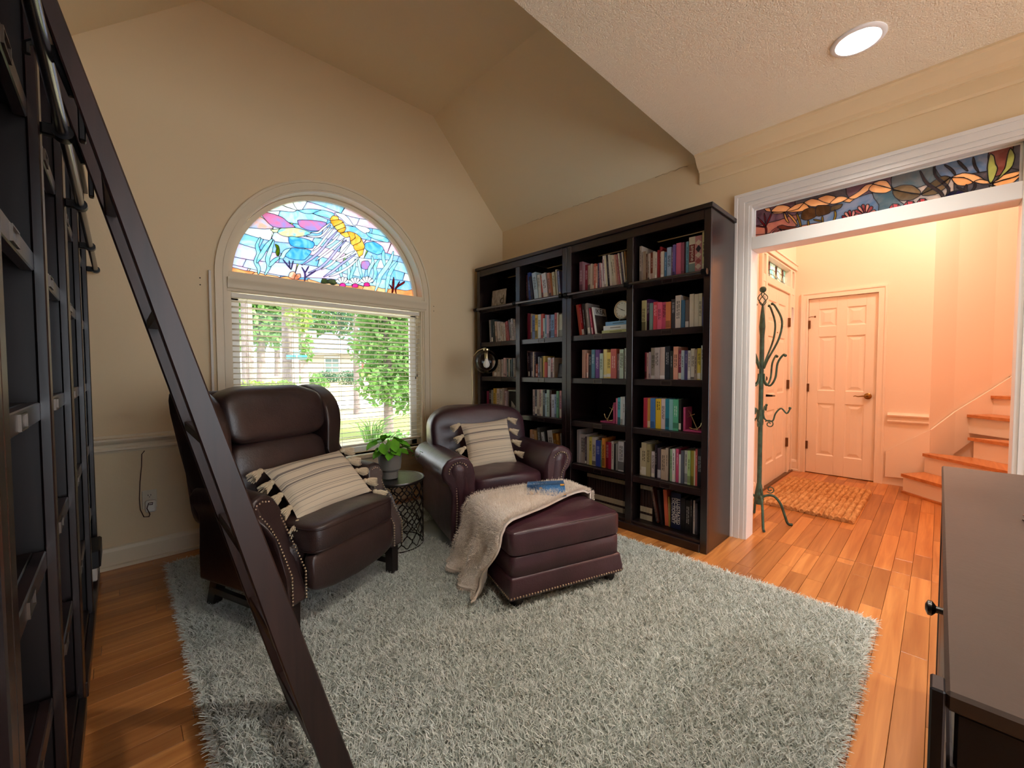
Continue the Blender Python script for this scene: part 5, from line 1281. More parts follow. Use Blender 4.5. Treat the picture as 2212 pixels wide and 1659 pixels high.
# ---- club chair
cl = thing('club_chair', 'burgundy leather club chair with rolled arms in the bookcase corner', 'armchair', (2.079, 2.457, .018), R(-18))
a = MB(); a.sell((0, .0, .165), .425, .435, .125, .18, .18, 36, 12); a.build('body', LEA2, cl, 50)
CP = [(.268, .055), (.268, .42), (.272, .50), (.288, .555), (.318, .600), (.362, .622), (.412, .620), (.460, .598), (.490, .556), (.496, .510), (.480, .462), (.448, .424), (.430, .37), (.432, .27), (.438, .15), (.440, .055)]
FC = lambda z: -.455 + .015 * ss(z, .35, .5) - .03 * ss(z, .45, .60)
for s in (-1, 1):
    a = MB(); n = len(CP); rows = 8; vs = []; fs = []
    for k in range(rows + 1):
        t = k / rows
        for (x, z) in CP: vs.append(wr(Vector((s * x, FC(z) + (.36 - FC(z)) * t, z - .03 * t * (z > .45))), 6, .006))
    for k in range(rows): fs += [(k * n + i, k * n + (i + 1) % n, (k + 1) * n + (i + 1) % n, (k + 1) * n + i) for i in range(n)]
    fs += [tuple(range(n))[::-1], tuple(rows * n + i for i in range(n))]; a.add(vs, fs)
    o = a.build('arm', LEA2, cl, 55); md = o.modifiers.new('round', 'BEVEL'); md.width = .030; md.segments = 4; md.limit_method = 'ANGLE'; md.angle_limit = R(50)
    path = [(.300, .075), (.300, .38), (.303, .47), (.318, .525), (.346, .565), (.386, .582), (.428, .570), (.452, .535), (.448, .49), (.425, .455), (.402, .41), (.398, .29), (.404, .18), (.408, .075)]
    nails([(s * x, FC(z) - .002, z) for x, z in path], .0165, o, .0062); nails([(s * x, FC(.07) - .002, .078) for x in (.30, .408)], .0165, o, .0062)
    # inset arm front panel
    pp = [(.310, .08), (.310, .38), (.313, .465), (.327, .518), (.352, .554), (.386, .569), (.420, .559), (.440, .532), (.437, .495), (.415, .462), (.392, .415), (.388, .29), (.394, .18), (.398, .08)]
    n = len(pp); a = MB(); cx_, = (sum(p[0] for p in pp) / n,)
    vs = [(s * x, FC(z) - .000, z) for x, z in pp] + [(s * (cx_ + (x - cx_) * .8), FC(z) - .010, .3 + (z - .3) * .97) for x, z in pp]
    a.add(vs, [tuple(range(n, 2 * n))] + [(i, (i + 1) % n, n + (i + 1) % n, n + i) for i in range(n)]); a.build('arm_front', LEA2, cl, 60)
def cseat(p):
    q = p.copy(); q.z += .018 * (1 - (p.x / .27) ** 2) * (1 if p.z > 0 else .2); q.y -= .02 * (1 - (p.x / .27) ** 2) * (p.y < 0); return wr(q, 7, .008)
a = MB(); a.sell((0, -.10, .365), .270, .345, .085, .3, .25, 40, 20, cseat); a.build('seat_cushion', LEA2, cl, 70)
def cback(p):
    q = p.copy(); q.y -= .012 * abs(sin(p.x * 11)); q.z -= .03 * (p.x / .4) ** 4 * (p.z > 0)
    return wr(q, 6, .014)
a = MB(); a.sell((0, .215, .645), .410, .130, .235, .42, .30, 48, 26, cback); shear(a, .16).build('back_cushion', LEA2, cl, 70)


a = MB(); a.sell((0, .385, .46), .36, .06, .345, .2, .2, 32, 14); shear(a, .10).build('outer_back', LEA2, cl, 50)
for (x, y) in ((-.37, -.38), (.37, -.38), (-.37, .36), (.37, .36)):
    a = MB(); a.lathe([(.028, .002), (.036, .05)], 10, (x, y, 0)); a.build('foot', LEGW, cl, 40)
MB().box(-.27, .27, -.425, -.40, .06, .27, .012).build('front_panel', LEA2, cl)

# ---- ottoman
ot = thing('ottoman', 'burgundy leather ottoman with nailhead base in front of the club chair', 'ottoman', (1.764, 1.586, .018), R(-18))
a = MB(); P1 = lambda k, z: [(k * .345 * i, k * .285 * j, z) for i, j in ((-1, -1), (1, -1), (1, 1), (-1, 1))]
vs = P1(1.02, .045) + P1(1.02, .085) + P1(1.0, .12) + P1(.985, .155); a.add(vs, [(3, 2, 1, 0), (12, 13, 14, 15)] + [(4 * k + i, 4 * k + (i + 1) % 4, 4 * k + 4 + (i + 1) % 4, 4 * k + 4 + i) for k in range(3) for i in range(4)])
o = a.build('base_band', LEA2, ot, 60); md = o.modifiers.new('round', 'BEVEL'); md.width = .012; md.segments = 3; md.limit_method = 'ANGLE'; md.angle_limit = R(40)
nails([(-.350, .285, .062), (-.352, -.2905, .062)], .0165, o, .0055); nails([(-.345, -.2925, .062), (.345, -.2925, .062)], .0165, o, .0055); nails([(.352, -.285, .062), (.352, .285, .062)], .0165, o, .0055)
a = MB(); a.sell((0, 0, .204), .338, .279, .056, .12, .10, 40, 12); a.build('middle_band', LEA2, ot, 60)
def ofn(p):
    q = p.copy(); q.z += .020 * (1 - (p.x / .34) ** 2) * (1 - (p.y / .28) ** 2) * (p.z > 0); return wr(q, 5, .004)
a = MB(); a.sell((0, 0, .320), .345, .285, .068, .20, .12, 48, 18, ofn); cu = a.build('cushion', LEA2, ot, 60)
a = MB(); a.tube(rim((0, 0), .336, .276, .377, .12), .0035, 5, closed=True); a.build('seam', PIPE1, cu, 60)
for (x, y) in ((-.29, -.24), (.29, -.24), (-.29, .24), (.29, .24)):
    a = MB(); a.lathe([(.03, .002), (.04, .05)], 10, (x, y, 0)); a.build('foot', LEGW, ot, 40)

# ---- striped cushions with tassels
def stripe_mat():
    m = bpy.data.materials.new('striped_linen'); m.use_nodes = True; nt = m.node_tree; N = nt.nodes; L = nt.links; p = N['Principled BSDF']; p.inputs['Roughness'].default_value = .9; p.inputs['Specular IOR Level'].default_value = .1
    tc = N.new('ShaderNodeTexCoord'); sx = N.new('ShaderNodeSeparateXYZ'); L.new(tc.outputs['Object'], sx.inputs[0])
    nz = N.new('ShaderNodeTexNoise'); nz.noise_dimensions = '1D'; nz.inputs['Scale'].default_value = 52; nz.inputs['Detail'].default_value = 3; L.new(sx.outputs['Z'], nz.inputs['W'])
    rp = N.new('ShaderNodeValToRGB'); e = rp.color_ramp.elements; e[0].position = .53; e[1].position = .57; e[0].color = (*lin('ddceb6'), 1); e[1].color = (*lin('6a6260'), 1)
    e2 = rp.color_ramp.elements.new(.60); e2.color = (*lin('a89c90'), 1); e3 = rp.color_ramp.elements.new(.64); e3.color = (*lin('ddceb6'), 1)
    L.new(nz.outputs[0], rp.inputs[0]); L.new(rp.outputs[0], p.inputs['Base Color'])
    wv = N.new('ShaderNodeTexNoise'); wv.inputs['Scale'].default_value = 400; L.new(tc.outputs['Object'], wv.inputs['Vector']); b = N.new('ShaderNodeBump'); b.inputs['Strength'].default_value = .25; b.inputs['Distance'].default_value = .003; L.new(wv.outputs[0], b.inputs['Height']); L.new(b.outputs[0], p.inputs['Normal'])
    return m
LINEN = stripe_mat(); TASM = mat('tassel_cotton', 'd8c8ac', .95, spec=.05, bump=(200, .5))
tg = random.Random(12); ta = MB(); ta.sphere((0, 0, -.014), .0125, 10)
for k in range(16):
    t = k * 2 * pi / 16; ta.tube([(.006 * cos(t), .006 * sin(t), -.020), (.013 * cos(t), .013 * sin(t), -.034), (.016 * cos(t) + tg.uniform(-.003, .003), .016 * sin(t), -.052), ((.017 + tg.uniform(0, .006)) * cos(t), .017 * sin(t), -.066 - tg.uniform(0, .008))], [.004, .0045, .004, .002], 5)
TAS = None
def pillow(label, M, W_, H_, th, tassels):
    global TAS
    o = thing('cushion', label, 'cushion'); o.matrix_world = M
    def fn(sd):
        def f(u, v):
            x, z = 2 * u - 1, 2 * v - 1; k = max(0, (1 - x * x)) ** .5 * max(0, (1 - z * z)) ** .5
            px = x * W_ / 2 * (1 - .07 * (1 - z * z) * abs(x) ** 3); pz = z * H_ / 2 * (1 - .07 * (1 - x * x) * abs(z) ** 3)
            return (px, sd * th / 2 * k ** .8 + .006 * fbm((px * 9, sd, pz * 9)) * min(1, k * 2), pz)
        return f
    a = MB(); a.grid(fn(-1), 22, 22); a.grid(fn(1), 22, 22); a.build('cover', LINEN, o, 80)
    for (x, z, ang) in tassels:
        if TAS is None: t = ta.build('tassel', TASM, o, 70); TAS = t.data
        else: t = link('tassel', TAS, o)
        t.scale = (1.2,) * 3; t.location = (x, -.004, z); t.rotation_euler = (0, ang, 0)
    return o
W_, H_ = .40, .36
side = lambda W_, H_, n: [(s * W_ / 2 * (1 if k in (0, n - 1) else .95), -H_ / 2 + H_ * k / (n - 1), -s * R(62 if k not in (0,) else 40)) for s in (-1, 1) for k in range(n)]
Mcl = cl.matrix_basis @ Matrix.Translation((-.005, -.05, .605)) @ Matrix.Rotation(R(-24), 4, 'X') @ Matrix.Rotation(R(-3), 4, 'Y')
pillow('cream striped cushion with tassels propped on the burgundy club chair', Mcl, .40, .37, .13, side(.40, .37, 5))
Mrc = rc.matrix_basis @ Matrix.Translation((.015, -.115, .590)) @ Matrix.Rotation(R(-5), 4, 'Z') @ Matrix.Rotation(R(-50), 4, 'X') @ Matrix.Rotation(R(-3), 4, 'Y')
pillow('cream striped cushion with tassels slumped on the brown wing recliner', Mrc, .46, .33, .13, side(.46, .33, 5))

# ---- fluffy throw over the ottoman
FLEECE = mat('cream_fleece', 'e0cfbc', .95, spec=.05, sheen=.5, var=(6, 'efe6de'), bump=(220, .5))
th_o = thing('throw_blanket', 'fluffy cream throw draped over the ottoman and hanging to the rug', 'blanket', (1.764, 1.586, .018), R(-18))
def throw(u, v):
    # u: right end -> left hem, v: front edge -> back edge
    s = u * 1.22                       # metres along the path over the top
    top = .418
    if s < .09: x, z = .362 - .006 * s, top - .10 + s * 1.05
    elif s < .76: x, z = .352 - (s - .09) / .67 * .70, top
    else:
        d = s - .76; x, z = -.352 - .02 * ss(d, 0, .06) - .03 * ss(d, .1, .4), top - .012 - d * .88
    if s < .09: yf = .02
    else: yf = .02 - .20 * ss(s, .09, .62) - .05 * ss(s, .55, .78) + .05 * ss(s, .86, 1.15)
    yb = .36 - .03 * ss(s, .8, 1.2); y = yf + (yb - yf) * v
    crown = .018 * (1 - min(1, abs(x) / .35) ** 2) * (1 - min(1, abs(y) / .285) ** 2)
    z += crown if .09 <= s < .76 else 0
    if y > .27: z -= (y - .27) * .9
    edge = max(0, abs(x) - .29) / .06 if abs(x) < .352 else 1
    if .09 <= s < .76: z -= .022 * min(1, edge) ** 2
    f = fbm((x * 4 + 3, y * 9, z * 3), 1.0)
    if s >= .76:
        k = ss(s - .76, .03, .3); x -= k * (.03 + .035 * sin(y * 30 + 1.2)); y += k * .02 * sin(z * 14); z = max(z, .035 + .01 * f)
        if s > 1.12: x -= (s - 1.12) * .5
    else: z += .008 + .010 * f * (.4 + .6 * v)
    return (x, y, z)
a = MB(); a.grid(throw, 70, 30, -.010); bo = a.build('fleece', FLEECE, th_o, 80)
FZ = mat('fleece_fuzz', 'ebdfd2', .95, spec=.05, sheen=.5)
import numpy as np
def strands(base, tip, width, name, m, parent, bend=None, segs=2, **kw):
    """thousands of little flat yarns as one mesh: base, tip (n,3) arrays"""
    n = len(base); rg = np.random.default_rng(1); d = tip - base; ang = rg.uniform(0, 2 * np.pi, n)
    side_ = np.stack([np.cos(ang), np.sin(ang), np.zeros(n)], 1)
    side_ -= d * ((side_ * d).sum(1) / np.maximum(1e-9, (d * d).sum(1)))[:, None]; side_ /= np.maximum(1e-6, np.linalg.norm(side_, axis=1))[:, None]
    if bend is None: bend = np.zeros_like(d)
    rows = []
    for k in range(segs + 1):
        t = k / segs; c = base + d * t + bend * (t * t); w_ = (np.asarray(width) * (1 - .55 * t))
        w_ = w_[:, None] if getattr(w_, 'ndim', 0) else w_
        rows += [c - side_ * w_, c + side_ * w_]
    V_ = np.stack(rows, 1).reshape(-1, 3); m_ = 2 * (segs + 1)
    q = np.concatenate([np.array([[2 * k, 2 * k + 1, 2 * k + 3, 2 * k + 2]]) for k in range(segs)], 0)
    F4 = (np.arange(n)[:, None, None] * m_ + q[None]).reshape(-1, 4)
    me = bpy.data.meshes.new(name); me.vertices.add(len(V_)); me.vertices.foreach_set('co', V_.astype(np.float32).ravel())
    me.loops.add(F4.size); me.loops.foreach_set('vertex_index', F4.astype(np.int32).ravel())
    me.polygons.add(len(F4)); me.polygons.foreach_set('loop_start', np.arange(0, F4.size, 4, dtype=np.int32)); me.polygons.foreach_set('loop_total', np.full(len(F4), 4, dtype=np.int32))
    me.polygons.foreach_set('use_smooth', np.ones(len(F4), dtype=bool))
    me.update(calc_edges=True); me.materials.append(m); return link(name, me, parent, **kw)
rg = np.random.default_rng(5); B_ = []; T_ = []
for k in range(26000):
    u, v = rg.random(), rg.random()
    if k % 5 == 0: v = abs(rg.normal(0, .012))
    elif k % 11 == 0: u = 1 - abs(rg.normal(0, .01))
    p = Vector(throw(u, v)); e = .004
    n_ = (Vector(throw(min(1, u + e), v)) - Vector(throw(max(0, u - e), v))).cross(Vector(throw(u, min(1, v + e))) - Vector(throw(u, max(0, v - e))))
    n_ = n_.normalized() if n_.length else Vector((0, 0, 1))
    if n_.z < 0 and u < .62: n_ = -n_
    if u >= .62 and n_.x > 0: n_ = -n_
    q = p + n_ * .010 + (n_ + Vector(rg.normal(0, .55, 3))) * .009; B_.append(p + n_ * .008); T_.append(q)
strands(np.array([tuple(p) for p in B_]), np.array([tuple(p) for p in T_]), .0011, 'fuzz', FZ, th_o, kind='stuff')

# ---- open paperback lying face down on the throw
bk = thing('open_book', 'blue paperback lying open face down on the cream throw', 'book', (1.870, 1.655, .466), R(-47)); bk.rotation_euler = (R(4), R(-3), R(-47))
COVB = mat('cover_night', '16233c', .35, var=(9, '4c86c0'), stretch=(1, 1, 1))
cv = lambda u, v: (-.115 + .23 * u, -.135 + .27 * (v), .014 + .012 * math.exp(-((v - .5) / .12) ** 2) - .012 * abs(2 * v - 1) ** 2)
a = MB(); a.grid(cv, 4, 24, .0012); a.build('cover', COVB, bk, 60)
a = MB(); a.grid(lambda u, v: (cv(.02 + .96 * u, .03 + .94 * v)[0], cv(u, .03 + .94 * v)[1], cv(u, .03 + .94 * v)[2] - .0016), 3, 20, .006); a.build('pages', PAGE, bk, 60)
ORG = mat('letter_orange', 'e8a848', .5)
Mb = lambda x, y, z_: Matrix(((0, -1, 0, x), (1, 0, 0, y), (0, 0, 1, z_), (0, 0, 0, 1)))
text_part('WIMS', .034, ORG, bk, Mb(-.085, -.075, .0115), 'title'); text_part('like', .026, ORG, bk, Mb(-.050, -.085, .0110), 'title'); text_part('IN', .030, ORG, bk, Mb(-.030, -.030, .0195), 'title')
for y in (-.118, -.012): MB().box(.088, .112, y - .012, y + .012, cv(.5, (y + .135) / .27)[2] + .0002, cv(.5, (y + .135) / .27)[2] + .003).build('corner_square', ORG, bk)

# ---------------------------------------------------------------- side table, plant, globe lamp
TX, TY, TR, TZ = 1.331, 2.532, .185, .475
tb = thing('side_table', 'round openwork metal drum side table between the two armchairs', 'table', (TX, TY, .022))
TBM = mat('bronze_table', '2a2220', .35, .7); TTOP = mat('hammered_top', '5a5654', .28, .9, bump=(50, .15))
a = MB(); pr_ = [(.001, .445)] + [(TR * k / 26, .445 + .0016 * (k % 2)) for k in range(2, 26)] + [(TR - .004, .449), (TR + .004, .449), (TR + .006, .443), (TR + .004, .434), (TR - .01, .432), (.001, .432)]
a.lathe(pr_, 48, cap=False); a.build('top', TTOP, tb, 30)
lt = MB(); nc, nr, r_ = 15, 8, .0268
for j in range(nr):
    for i in range(nc):
        t0 = (i + .5 * (j % 2)) * 2 * pi / nc; zc_ = .035 + j * (.40 / nr) + .022
        pts = []
        for q in range(20):
            an = 2 * pi * q / 20; rr = r_ * 1.28 * (1 + .16 * cos(4 * an)); tt = t0 + rr * cos(an) / TR; pts.append(((TR - .006) * cos(tt), (TR - .006) * sin(tt), min(.432, max(.006, zc_ + rr * sin(an)))))
        lt.tube(pts, .0034, 4, closed=True)
lt.build('lattice_drum', TBM, tb, 60)
for z in (.004, .431):
    a = MB(); a.tube([((TR - .006) * cos(q * pi / 24), (TR - .006) * sin(q * pi / 24), z) for q in range(48)], .004, 6, closed=True); a.build('hoop', TBM, tb, 60)
pt = thing('potted_plant', 'green heart leaved pothos in a grey stepped pot on the side table', 'potted plant', (TX - .035, TY + .01, .022 + .4515))
a = MB(); a.lathe([(.052, 0), (.054, .045), (.058, .05), (.070, .062), (.078, .150), (.079, .158), (.074, .158), (.070, .140), (.001, .138)], 32); a.build('pot', mat('pot_stone', '77736e', .75, bump=(80, .1)), pt, 35)
a = MB(); a.lathe([(.001, .139), (.0715, .141)], 24, cap=False); a.build('soil', mat('soil', '2a1e16', .95), pt)
LEAF = mat('pothos_leaf', '4f9a22', .35, spec=.5, var=(8, '82c634'), objvar=.18); STEM = mat('pothos_stem', '6a8a3c', .5)
lf = MB()
def leaf_fn(u, v):
    x = 2 * u - 1; w_ = .040 * (math.sin(pi * min(1, v * .93 + .07)) ** .7) * (1.15 - .45 * v) ; y = .085 * v - .012 * abs(x) * (1 - v) ** 2 * 0
    return (x * w_, y - .014 * abs(x) * (v < .15), .010 * abs(x) ** 1.5 - .030 * v * v)
lf.grid(leaf_fn, 6, 10, .0006); LM = None
rg2 = random.Random(9)
LV = [(-.10, .02, .245, 190, 1.0), (-.065, -.05, .235, 230, 1.05), (-.01, -.045, .250, 270, 1.1), (.02, .03, .265, 60, 1.15), (.06, -.03, .235, 320, 1.0), (.095, .0, .235, 10, 1.0), (.075, .05, .24, 40, .95), (-.04, .05, .24, 120, 1.0), (-.085, -.01, .185, 200, .8), (.0, -.075, .195, 265, .9),
      (.05, -.07, .185, 300, .8), (-.02, .0, .28, 90, .9), (.03, -.01, .262, 0, .95), (-.055, .015, .262, 150, .95), (.10, -.045, .20, 330, .8), (-.045, -.075, .175, 245, .75), (.12, .03, .215, 20, .75), (-.115, -.03, .215, 215, .45)]
for (x, y, z, an, s) in LV:
    if LM is None: o = lf.build('leaf', LEAF, pt, 70); LM = o.data
    else: o = link('leaf', LM, pt)
    o.location = (x * .8, y * .8, z); o.rotation_euler = (R(rg2.uniform(-30, 12)), R(rg2.uniform(-22, 22)), R(an - 90)); o.scale = (s,) * 3
    a = MB(); a.tube([(x * .15, y * .15, .138), (x * .45, y * .45, .138 + (z - .138) * .75), (x * .8, y * .8, z)], .0016, 5); a.build('stem', STEM, pt, 60)
vn = MB(); V0 = [(.03, -.02, .155), (.10, -.03, .175), (.155, -.02, .165), (.185, .0, .12), (.205, .01, .085), (.235, .03, .095), (.265, .05, .125)]
vn.tube(V0, .0013, 5); vn.build('vine', mat('vine_brown', '5c5a34', .6), pt, 60)
for (x, y, z, an) in ((.225, .025, .105, 60), (.262, .05, .130, 10), (.19, .0, .125, 100)):
    o = link('leaf', LM, pt); o.location = (x, y, z); o.rotation_euler = (R(-10), R(10), R(an - 90)); o.scale = (.32,) * 3

lp = thing('floor_lamp', 'slim brass floor lamp with clear glass globe behind the club chair', 'lamp', (2.405, 3.055, 0))
a = MB(); a.lathe([(.11, .001), (.11, .014), (.02, .022)], 32); a.build('base', CHROME, lp, 35)
LBR = mat('soft_brass', 'c8b48c', .3, 1.0)
gx, gy, gz = .045, -.155, 1.268
a = MB(); a.tube([(0, 0, .02), (0, 0, .85), (-.002, .002, 1.22), (.004, -.012, 1.32), (.022, -.07, 1.375), (gx - .004, gy + .03, 1.392), (gx, gy, 1.390)], .0062, 10); a.build('stem', LBR, lp, 50)
a = MB(); a.lathe([(.017, gz + .112), (.019, gz + .10), (.017, gz + .095), (.015, gz + .03)], 20, (gx, gy, 0)); a.lathe([(.030, gz + .104), (.030, gz + .118), (.006, gz + .124)], 20, (gx, gy, 0)); a.build('socket', LBR, lp, 40)
a = MB(); a.lathe([(.013, gz + .032), (.018, gz + .012), (.029, gz - .015), (.030, gz - .030), (.022, gz - .048), (.004, gz - .056)], 20, (gx, gy, 0)); a.build('bulb', mat('bulb_white', 'eeeae4', .3), lp, 50)
def gl_mat():
    m = clear_glass('globe_glass', (.97, .97, .95)); return m
a = MB(); a.sell((gx, gy, gz), .110, .110, .110, 1, 1, 40, 24); a.build('globe', gl_mat(), lp, 70)

# ---------------------------------------------------------------- shag rug
RX0, RX1, RY0, RY1 = .190, 2.525, .195, 3.245
rug = MB().box(RX0, RX1, RY0, RY1, .0005, .010, .004).build('rug', mat('rug_back', '8e938c', .95), None, label='large pale grey green shag rug under the armchairs', cat='rug')
def pile_mat():
    m = bpy.data.materials.new('shag_pile'); m.use_nodes = True; nt = m.node_tree; N = nt.nodes; L = nt.links; p = N['Principled BSDF']; p.inputs['Roughness'].default_value = .9; p.inputs['Specular IOR Level'].default_value = .1; p.inputs['Sheen Weight'].default_value = .25
    g = N.new('ShaderNodeNewGeometry'); nz = N.new('ShaderNodeTexNoise'); nz.inputs['Scale'].default_value = 55; nz.inputs['Detail'].default_value = 2; L.new(g.outputs['Position'], nz.inputs['Vector'])
    rp = N.new('ShaderNodeValToRGB'); rp.color_ramp.elements[0].position = .3; rp.color_ramp.elements[1].position = .7; rp.color_ramp.elements[0].color = (*lin('c2c8c0'), 1); rp.color_ramp.elements[1].color = (*lin('eceeea'), 1)
    L.new(nz.outputs[0], rp.inputs[0]); L.new(rp.outputs[0], p.inputs['Base Color']); return m
n = 230000
bx = rg.uniform(RX0, RX1, n); by = rg.uniform(RY0, RY1, n)
# thin the pile where nothing can be seen of it
keep = ~((bx > 1.55) & (bx < 2.05) & (by > 1.5) & (by < 2.75)); bx, by = bx[keep], by[keep]
ne = 9000; t_ = rg.random(ne); side_i = rg.integers(0, 3, ne)
ex = np.where(side_i == 0, RX0, np.where(side_i == 1, RX1, RX0 + (RX1 - RX0) * t_)); ey = np.where(side_i == 2, RY0, RY0 + (RY1 - RY0) * t_)
bx = np.concatenate([bx, ex]); by = np.concatenate([by, ey]); n = len(bx)
base = np.stack([bx, by, np.full(n, .006)], 1)
# yarns lean in slowly wandering directions
dirn = 2 * np.pi * (.5 + .5 * np.sin(bx * 17 + 3 * np.sin(by * 13)) * np.cos(by * 19 + 2 * np.sin(bx * 11))) + rg.normal(0, 1.6, n)
ln_ = rg.uniform(.004, .018, n); le = rg.uniform(.020, .032, n)
d = np.stack([np.cos(dirn) * ln_, np.sin(dirn) * ln_, le], 1)
outw = np.zeros((n, 3)); outw[:, 0] = (bx > RX1 - .02) * 1.0 - (bx < RX0 + .02) * 1.0; outw[:, 1] = (by > RY1 - .02) * 1.0 - (by < RY0 + .02) * 1.0
d += outw * rg.uniform(0, .022, n)[:, None]; d[:, 2] -= np.abs(outw).max(1) * .010
bend = np.stack([np.cos(dirn + rg.normal(0, .9, n)) * .010, np.sin(dirn + rg.normal(0, .9, n)) * .010, -.010 * rg.random(n)], 1)
tipz = base[:, 2] + d[:, 2] + bend[:, 2]; d[:, 2] += np.maximum(0, .004 - tipz)
strands(base, base + d, .0019, 'pile', pile_mat(), rug, bend, segs=3, kind='stuff')

# ---------------------------------------------------------------- sideboard at the right edge
CABT = mat('sideboard_top', '483a33', .5, spec=.35, var=(3, '3c302a'), bump=(90, .05)); CABD = mat('sideboard_dark', '19161b', .38, spec=.5)
ZC, CX0, CX1, CY0, CY1 = .85, .638, 2.125, -.47, -.012
cab = thing('sideboard', 'dark sideboard with brown top at the right edge of the room', 'sideboard', ((CX0 + CX1) / 2, (CY0 + CY1) / 2, 0))
def cb(x0, x1, y0, y1, z0, z1, nm, m=CABD, b=.003, par=None):
    ox, oy = (CX0 + CX1) / 2, (CY0 + CY1) / 2
    return MB().box(x0 - ox, x1 - ox, y0 - oy, y1 - oy, z0, z1, b).build(nm, m, par or cab)
cb(CX0, CX1, CY0, CY1, ZC - .022, ZC, 'top', CABT, .004)
cb(CX0 + .030, CX1 - .03, CY0 + .012, CY1 - .020, .10, ZC - .022, 'carcass')
cb(CX0 + .006, CX1 - .006, CY0 + .006, CY1 - .008, ZC - .085, ZC - .022, 'frieze')
cb(CX0 + .0, CX0 + .032, CY1 - .001, CY1 + .0115, .0, ZC - .002, 'corner_post', CABD, .002)
for x in (CX0 + .004, CX1 - .052): cb(x, x + .048, CY1 - .05, CY1 - .003, 0, ZC - .085, 'leg_post'); cb(x, x + .048, CY0, CY0 + .05, .0, ZC - .085, 'leg_post')
for k in range(1):
    x0 = CX0 + .07; dr = cb(x0, x0 + 1.34, CY1 - .02, CY1 - .004, .66, ZC - .10, 'drawer'); q = MB(); q.lathe([(.007, 0), (.007, .010), (.015, .016), (.015, .022), (.006, .026)], 14)
    for (z, par) in ((.708, dr),):
        o = q.build('knob', mat('knob_pewter', '54504c', .3, .9), par, 40); o.location = (1.19 - (CX0 + CX1) / 2, CY1 - .004 - (CY0 + CY1) / 2, z); o.rotation_euler = (-pi / 2, 0, 0)
    for q_ in range(3): cb(x0 + q_ * .452, x0 + q_ * .452 + .436, CY1 - .02, CY1 - .006, .13, .64, 'door')
# carved end: arched valance with fluted column
ox, oy = (CX0 + CX1) / 2, (CY0 + CY1) / 2
a = MB(); y0_, y1_ = CY0 + .05 - oy, CY1 - .03 - oy; pts = [(y0_, ZC - .085), (y1_, ZC - .085), (y1_, ZC - .135)] + [(y1_ - .02 - (y1_ - y0_ - .04) * k / 16, ZC - .215 + .075 * abs(cos(pi * k / 16)) ** .6 * 1.0) for k in range(17)] + [(y0_, ZC - .135)]
a.prism(pts, 'x', CX0 + .008 - ox, CX0 + .024 - ox); a.build('arched_valance', CABD, cab)
for k in range(4):
    yy = CY1 - .045 - .018 * k - oy; a = MB(); a.tube([(CX0 + .014 - ox, yy, .08), (CX0 + .014 - ox, yy, ZC - .16)], .0075, 8); a.build('flute', CABD, cab, 40)
bkx = thing('book', 'brown hardcover book lying on the sideboard top at the right edge', 'book', (1.42, -.26, ZC + .0006), R(24))
MB().box(-.11, .11, -.085, .085, .011, .014, .001).build('cover', mat('cover_brown', '8a6450', .4), bkx); MB().box(-.108, .108, -.083, .083, .003, .011).build('pages', PAGE, bkx); MB().box(-.11, .11, -.085, .085, 0, .003, .001).build('cover', mat('cover_brown_dark', '3a2a24', .4), bkx)

# ---------------------------------------------------------------- outside the window
gz_ = lambda x, y: -.55 + .021 * (y - 3.6)
GRASS = mat('dry_lawn', '8c8c60', .95, spec=.05, var=(.5, 'b09c84'), bump=(30, .6)); LAWN = mat('lawn', '5c7c38', .95, spec=.05, var=(.8, '8c8458'))
g = MB(); g.grid(lambda u, v: (-60 + 160 * u, 3.62 + 110 * v, gz_(0, 3.62 + 110 * v)), 4, 4); g.grid(lambda u, v: (3.30 + 100 * u, 1.33 + 2.29 * v, -.55), 1, 1)
g.build('ground', GRASS, None, kind='structure')
r = MB(); r.grid(lambda u, v: (-40 + 120 * u, 15.0 + 3.2 * v + .10 * (-40 + 120 * u), gz_(0, 15.0 + 3.2 * v + .10 * (-40 + 120 * u)) + .02), 40, 2, .01); r.build('street', mat('pale_asphalt', 'a8a6a4', .9), None, kind='structure')
r = MB(); r.grid(lambda u, v: (-40 + 120 * u, 9.5 + 3.0 * v, gz_(0, 9.5 + 3.0 * v) + .012), 4, 2, .006); r.build('lawn_strip', LAWN, None, kind='structure')
ex = random.Random(33)
LG = [mat('leaves_a', '38602c', .6, var=(2, '5c8840')), mat('leaves_b', '4c7a38', .6, var=(2, '7aa454')), mat('leaves_c', '30543a', .6, var=(2, '50785a')), mat('leaves_d', '6c8a34', .6, var=(2, '8ca848'))]
for m in LG:   # leaves let light through
    nt = m.node_tree; p = nt.nodes['Principled BSDF']; o = nt.nodes['Material Output']; tl = nt.nodes.new('ShaderNodeBsdfTranslucent'); mx = nt.nodes.new('ShaderNodeMixShader'); mx.inputs[0].default_value = .4
    s = [l for l in nt.links if l.to_node == p and l.to_socket.name == 'Base Color'][0].from_socket; nt.links.new(s, tl.inputs[0]); nt.links.new(p.outputs[0], mx.inputs[1]); nt.links.new(tl.outputs[0], mx.inputs[2]); nt.links.new(mx.outputs[0], o.inputs[0])
BARK = mat('pine_bark', '5c5250', .9, var=(6, '7c706c'), bump=(20, .6)); BARK2 = mat('pale_bark', '8c807c', .9, var=(6, 'a89c98'), bump=(20, .4))
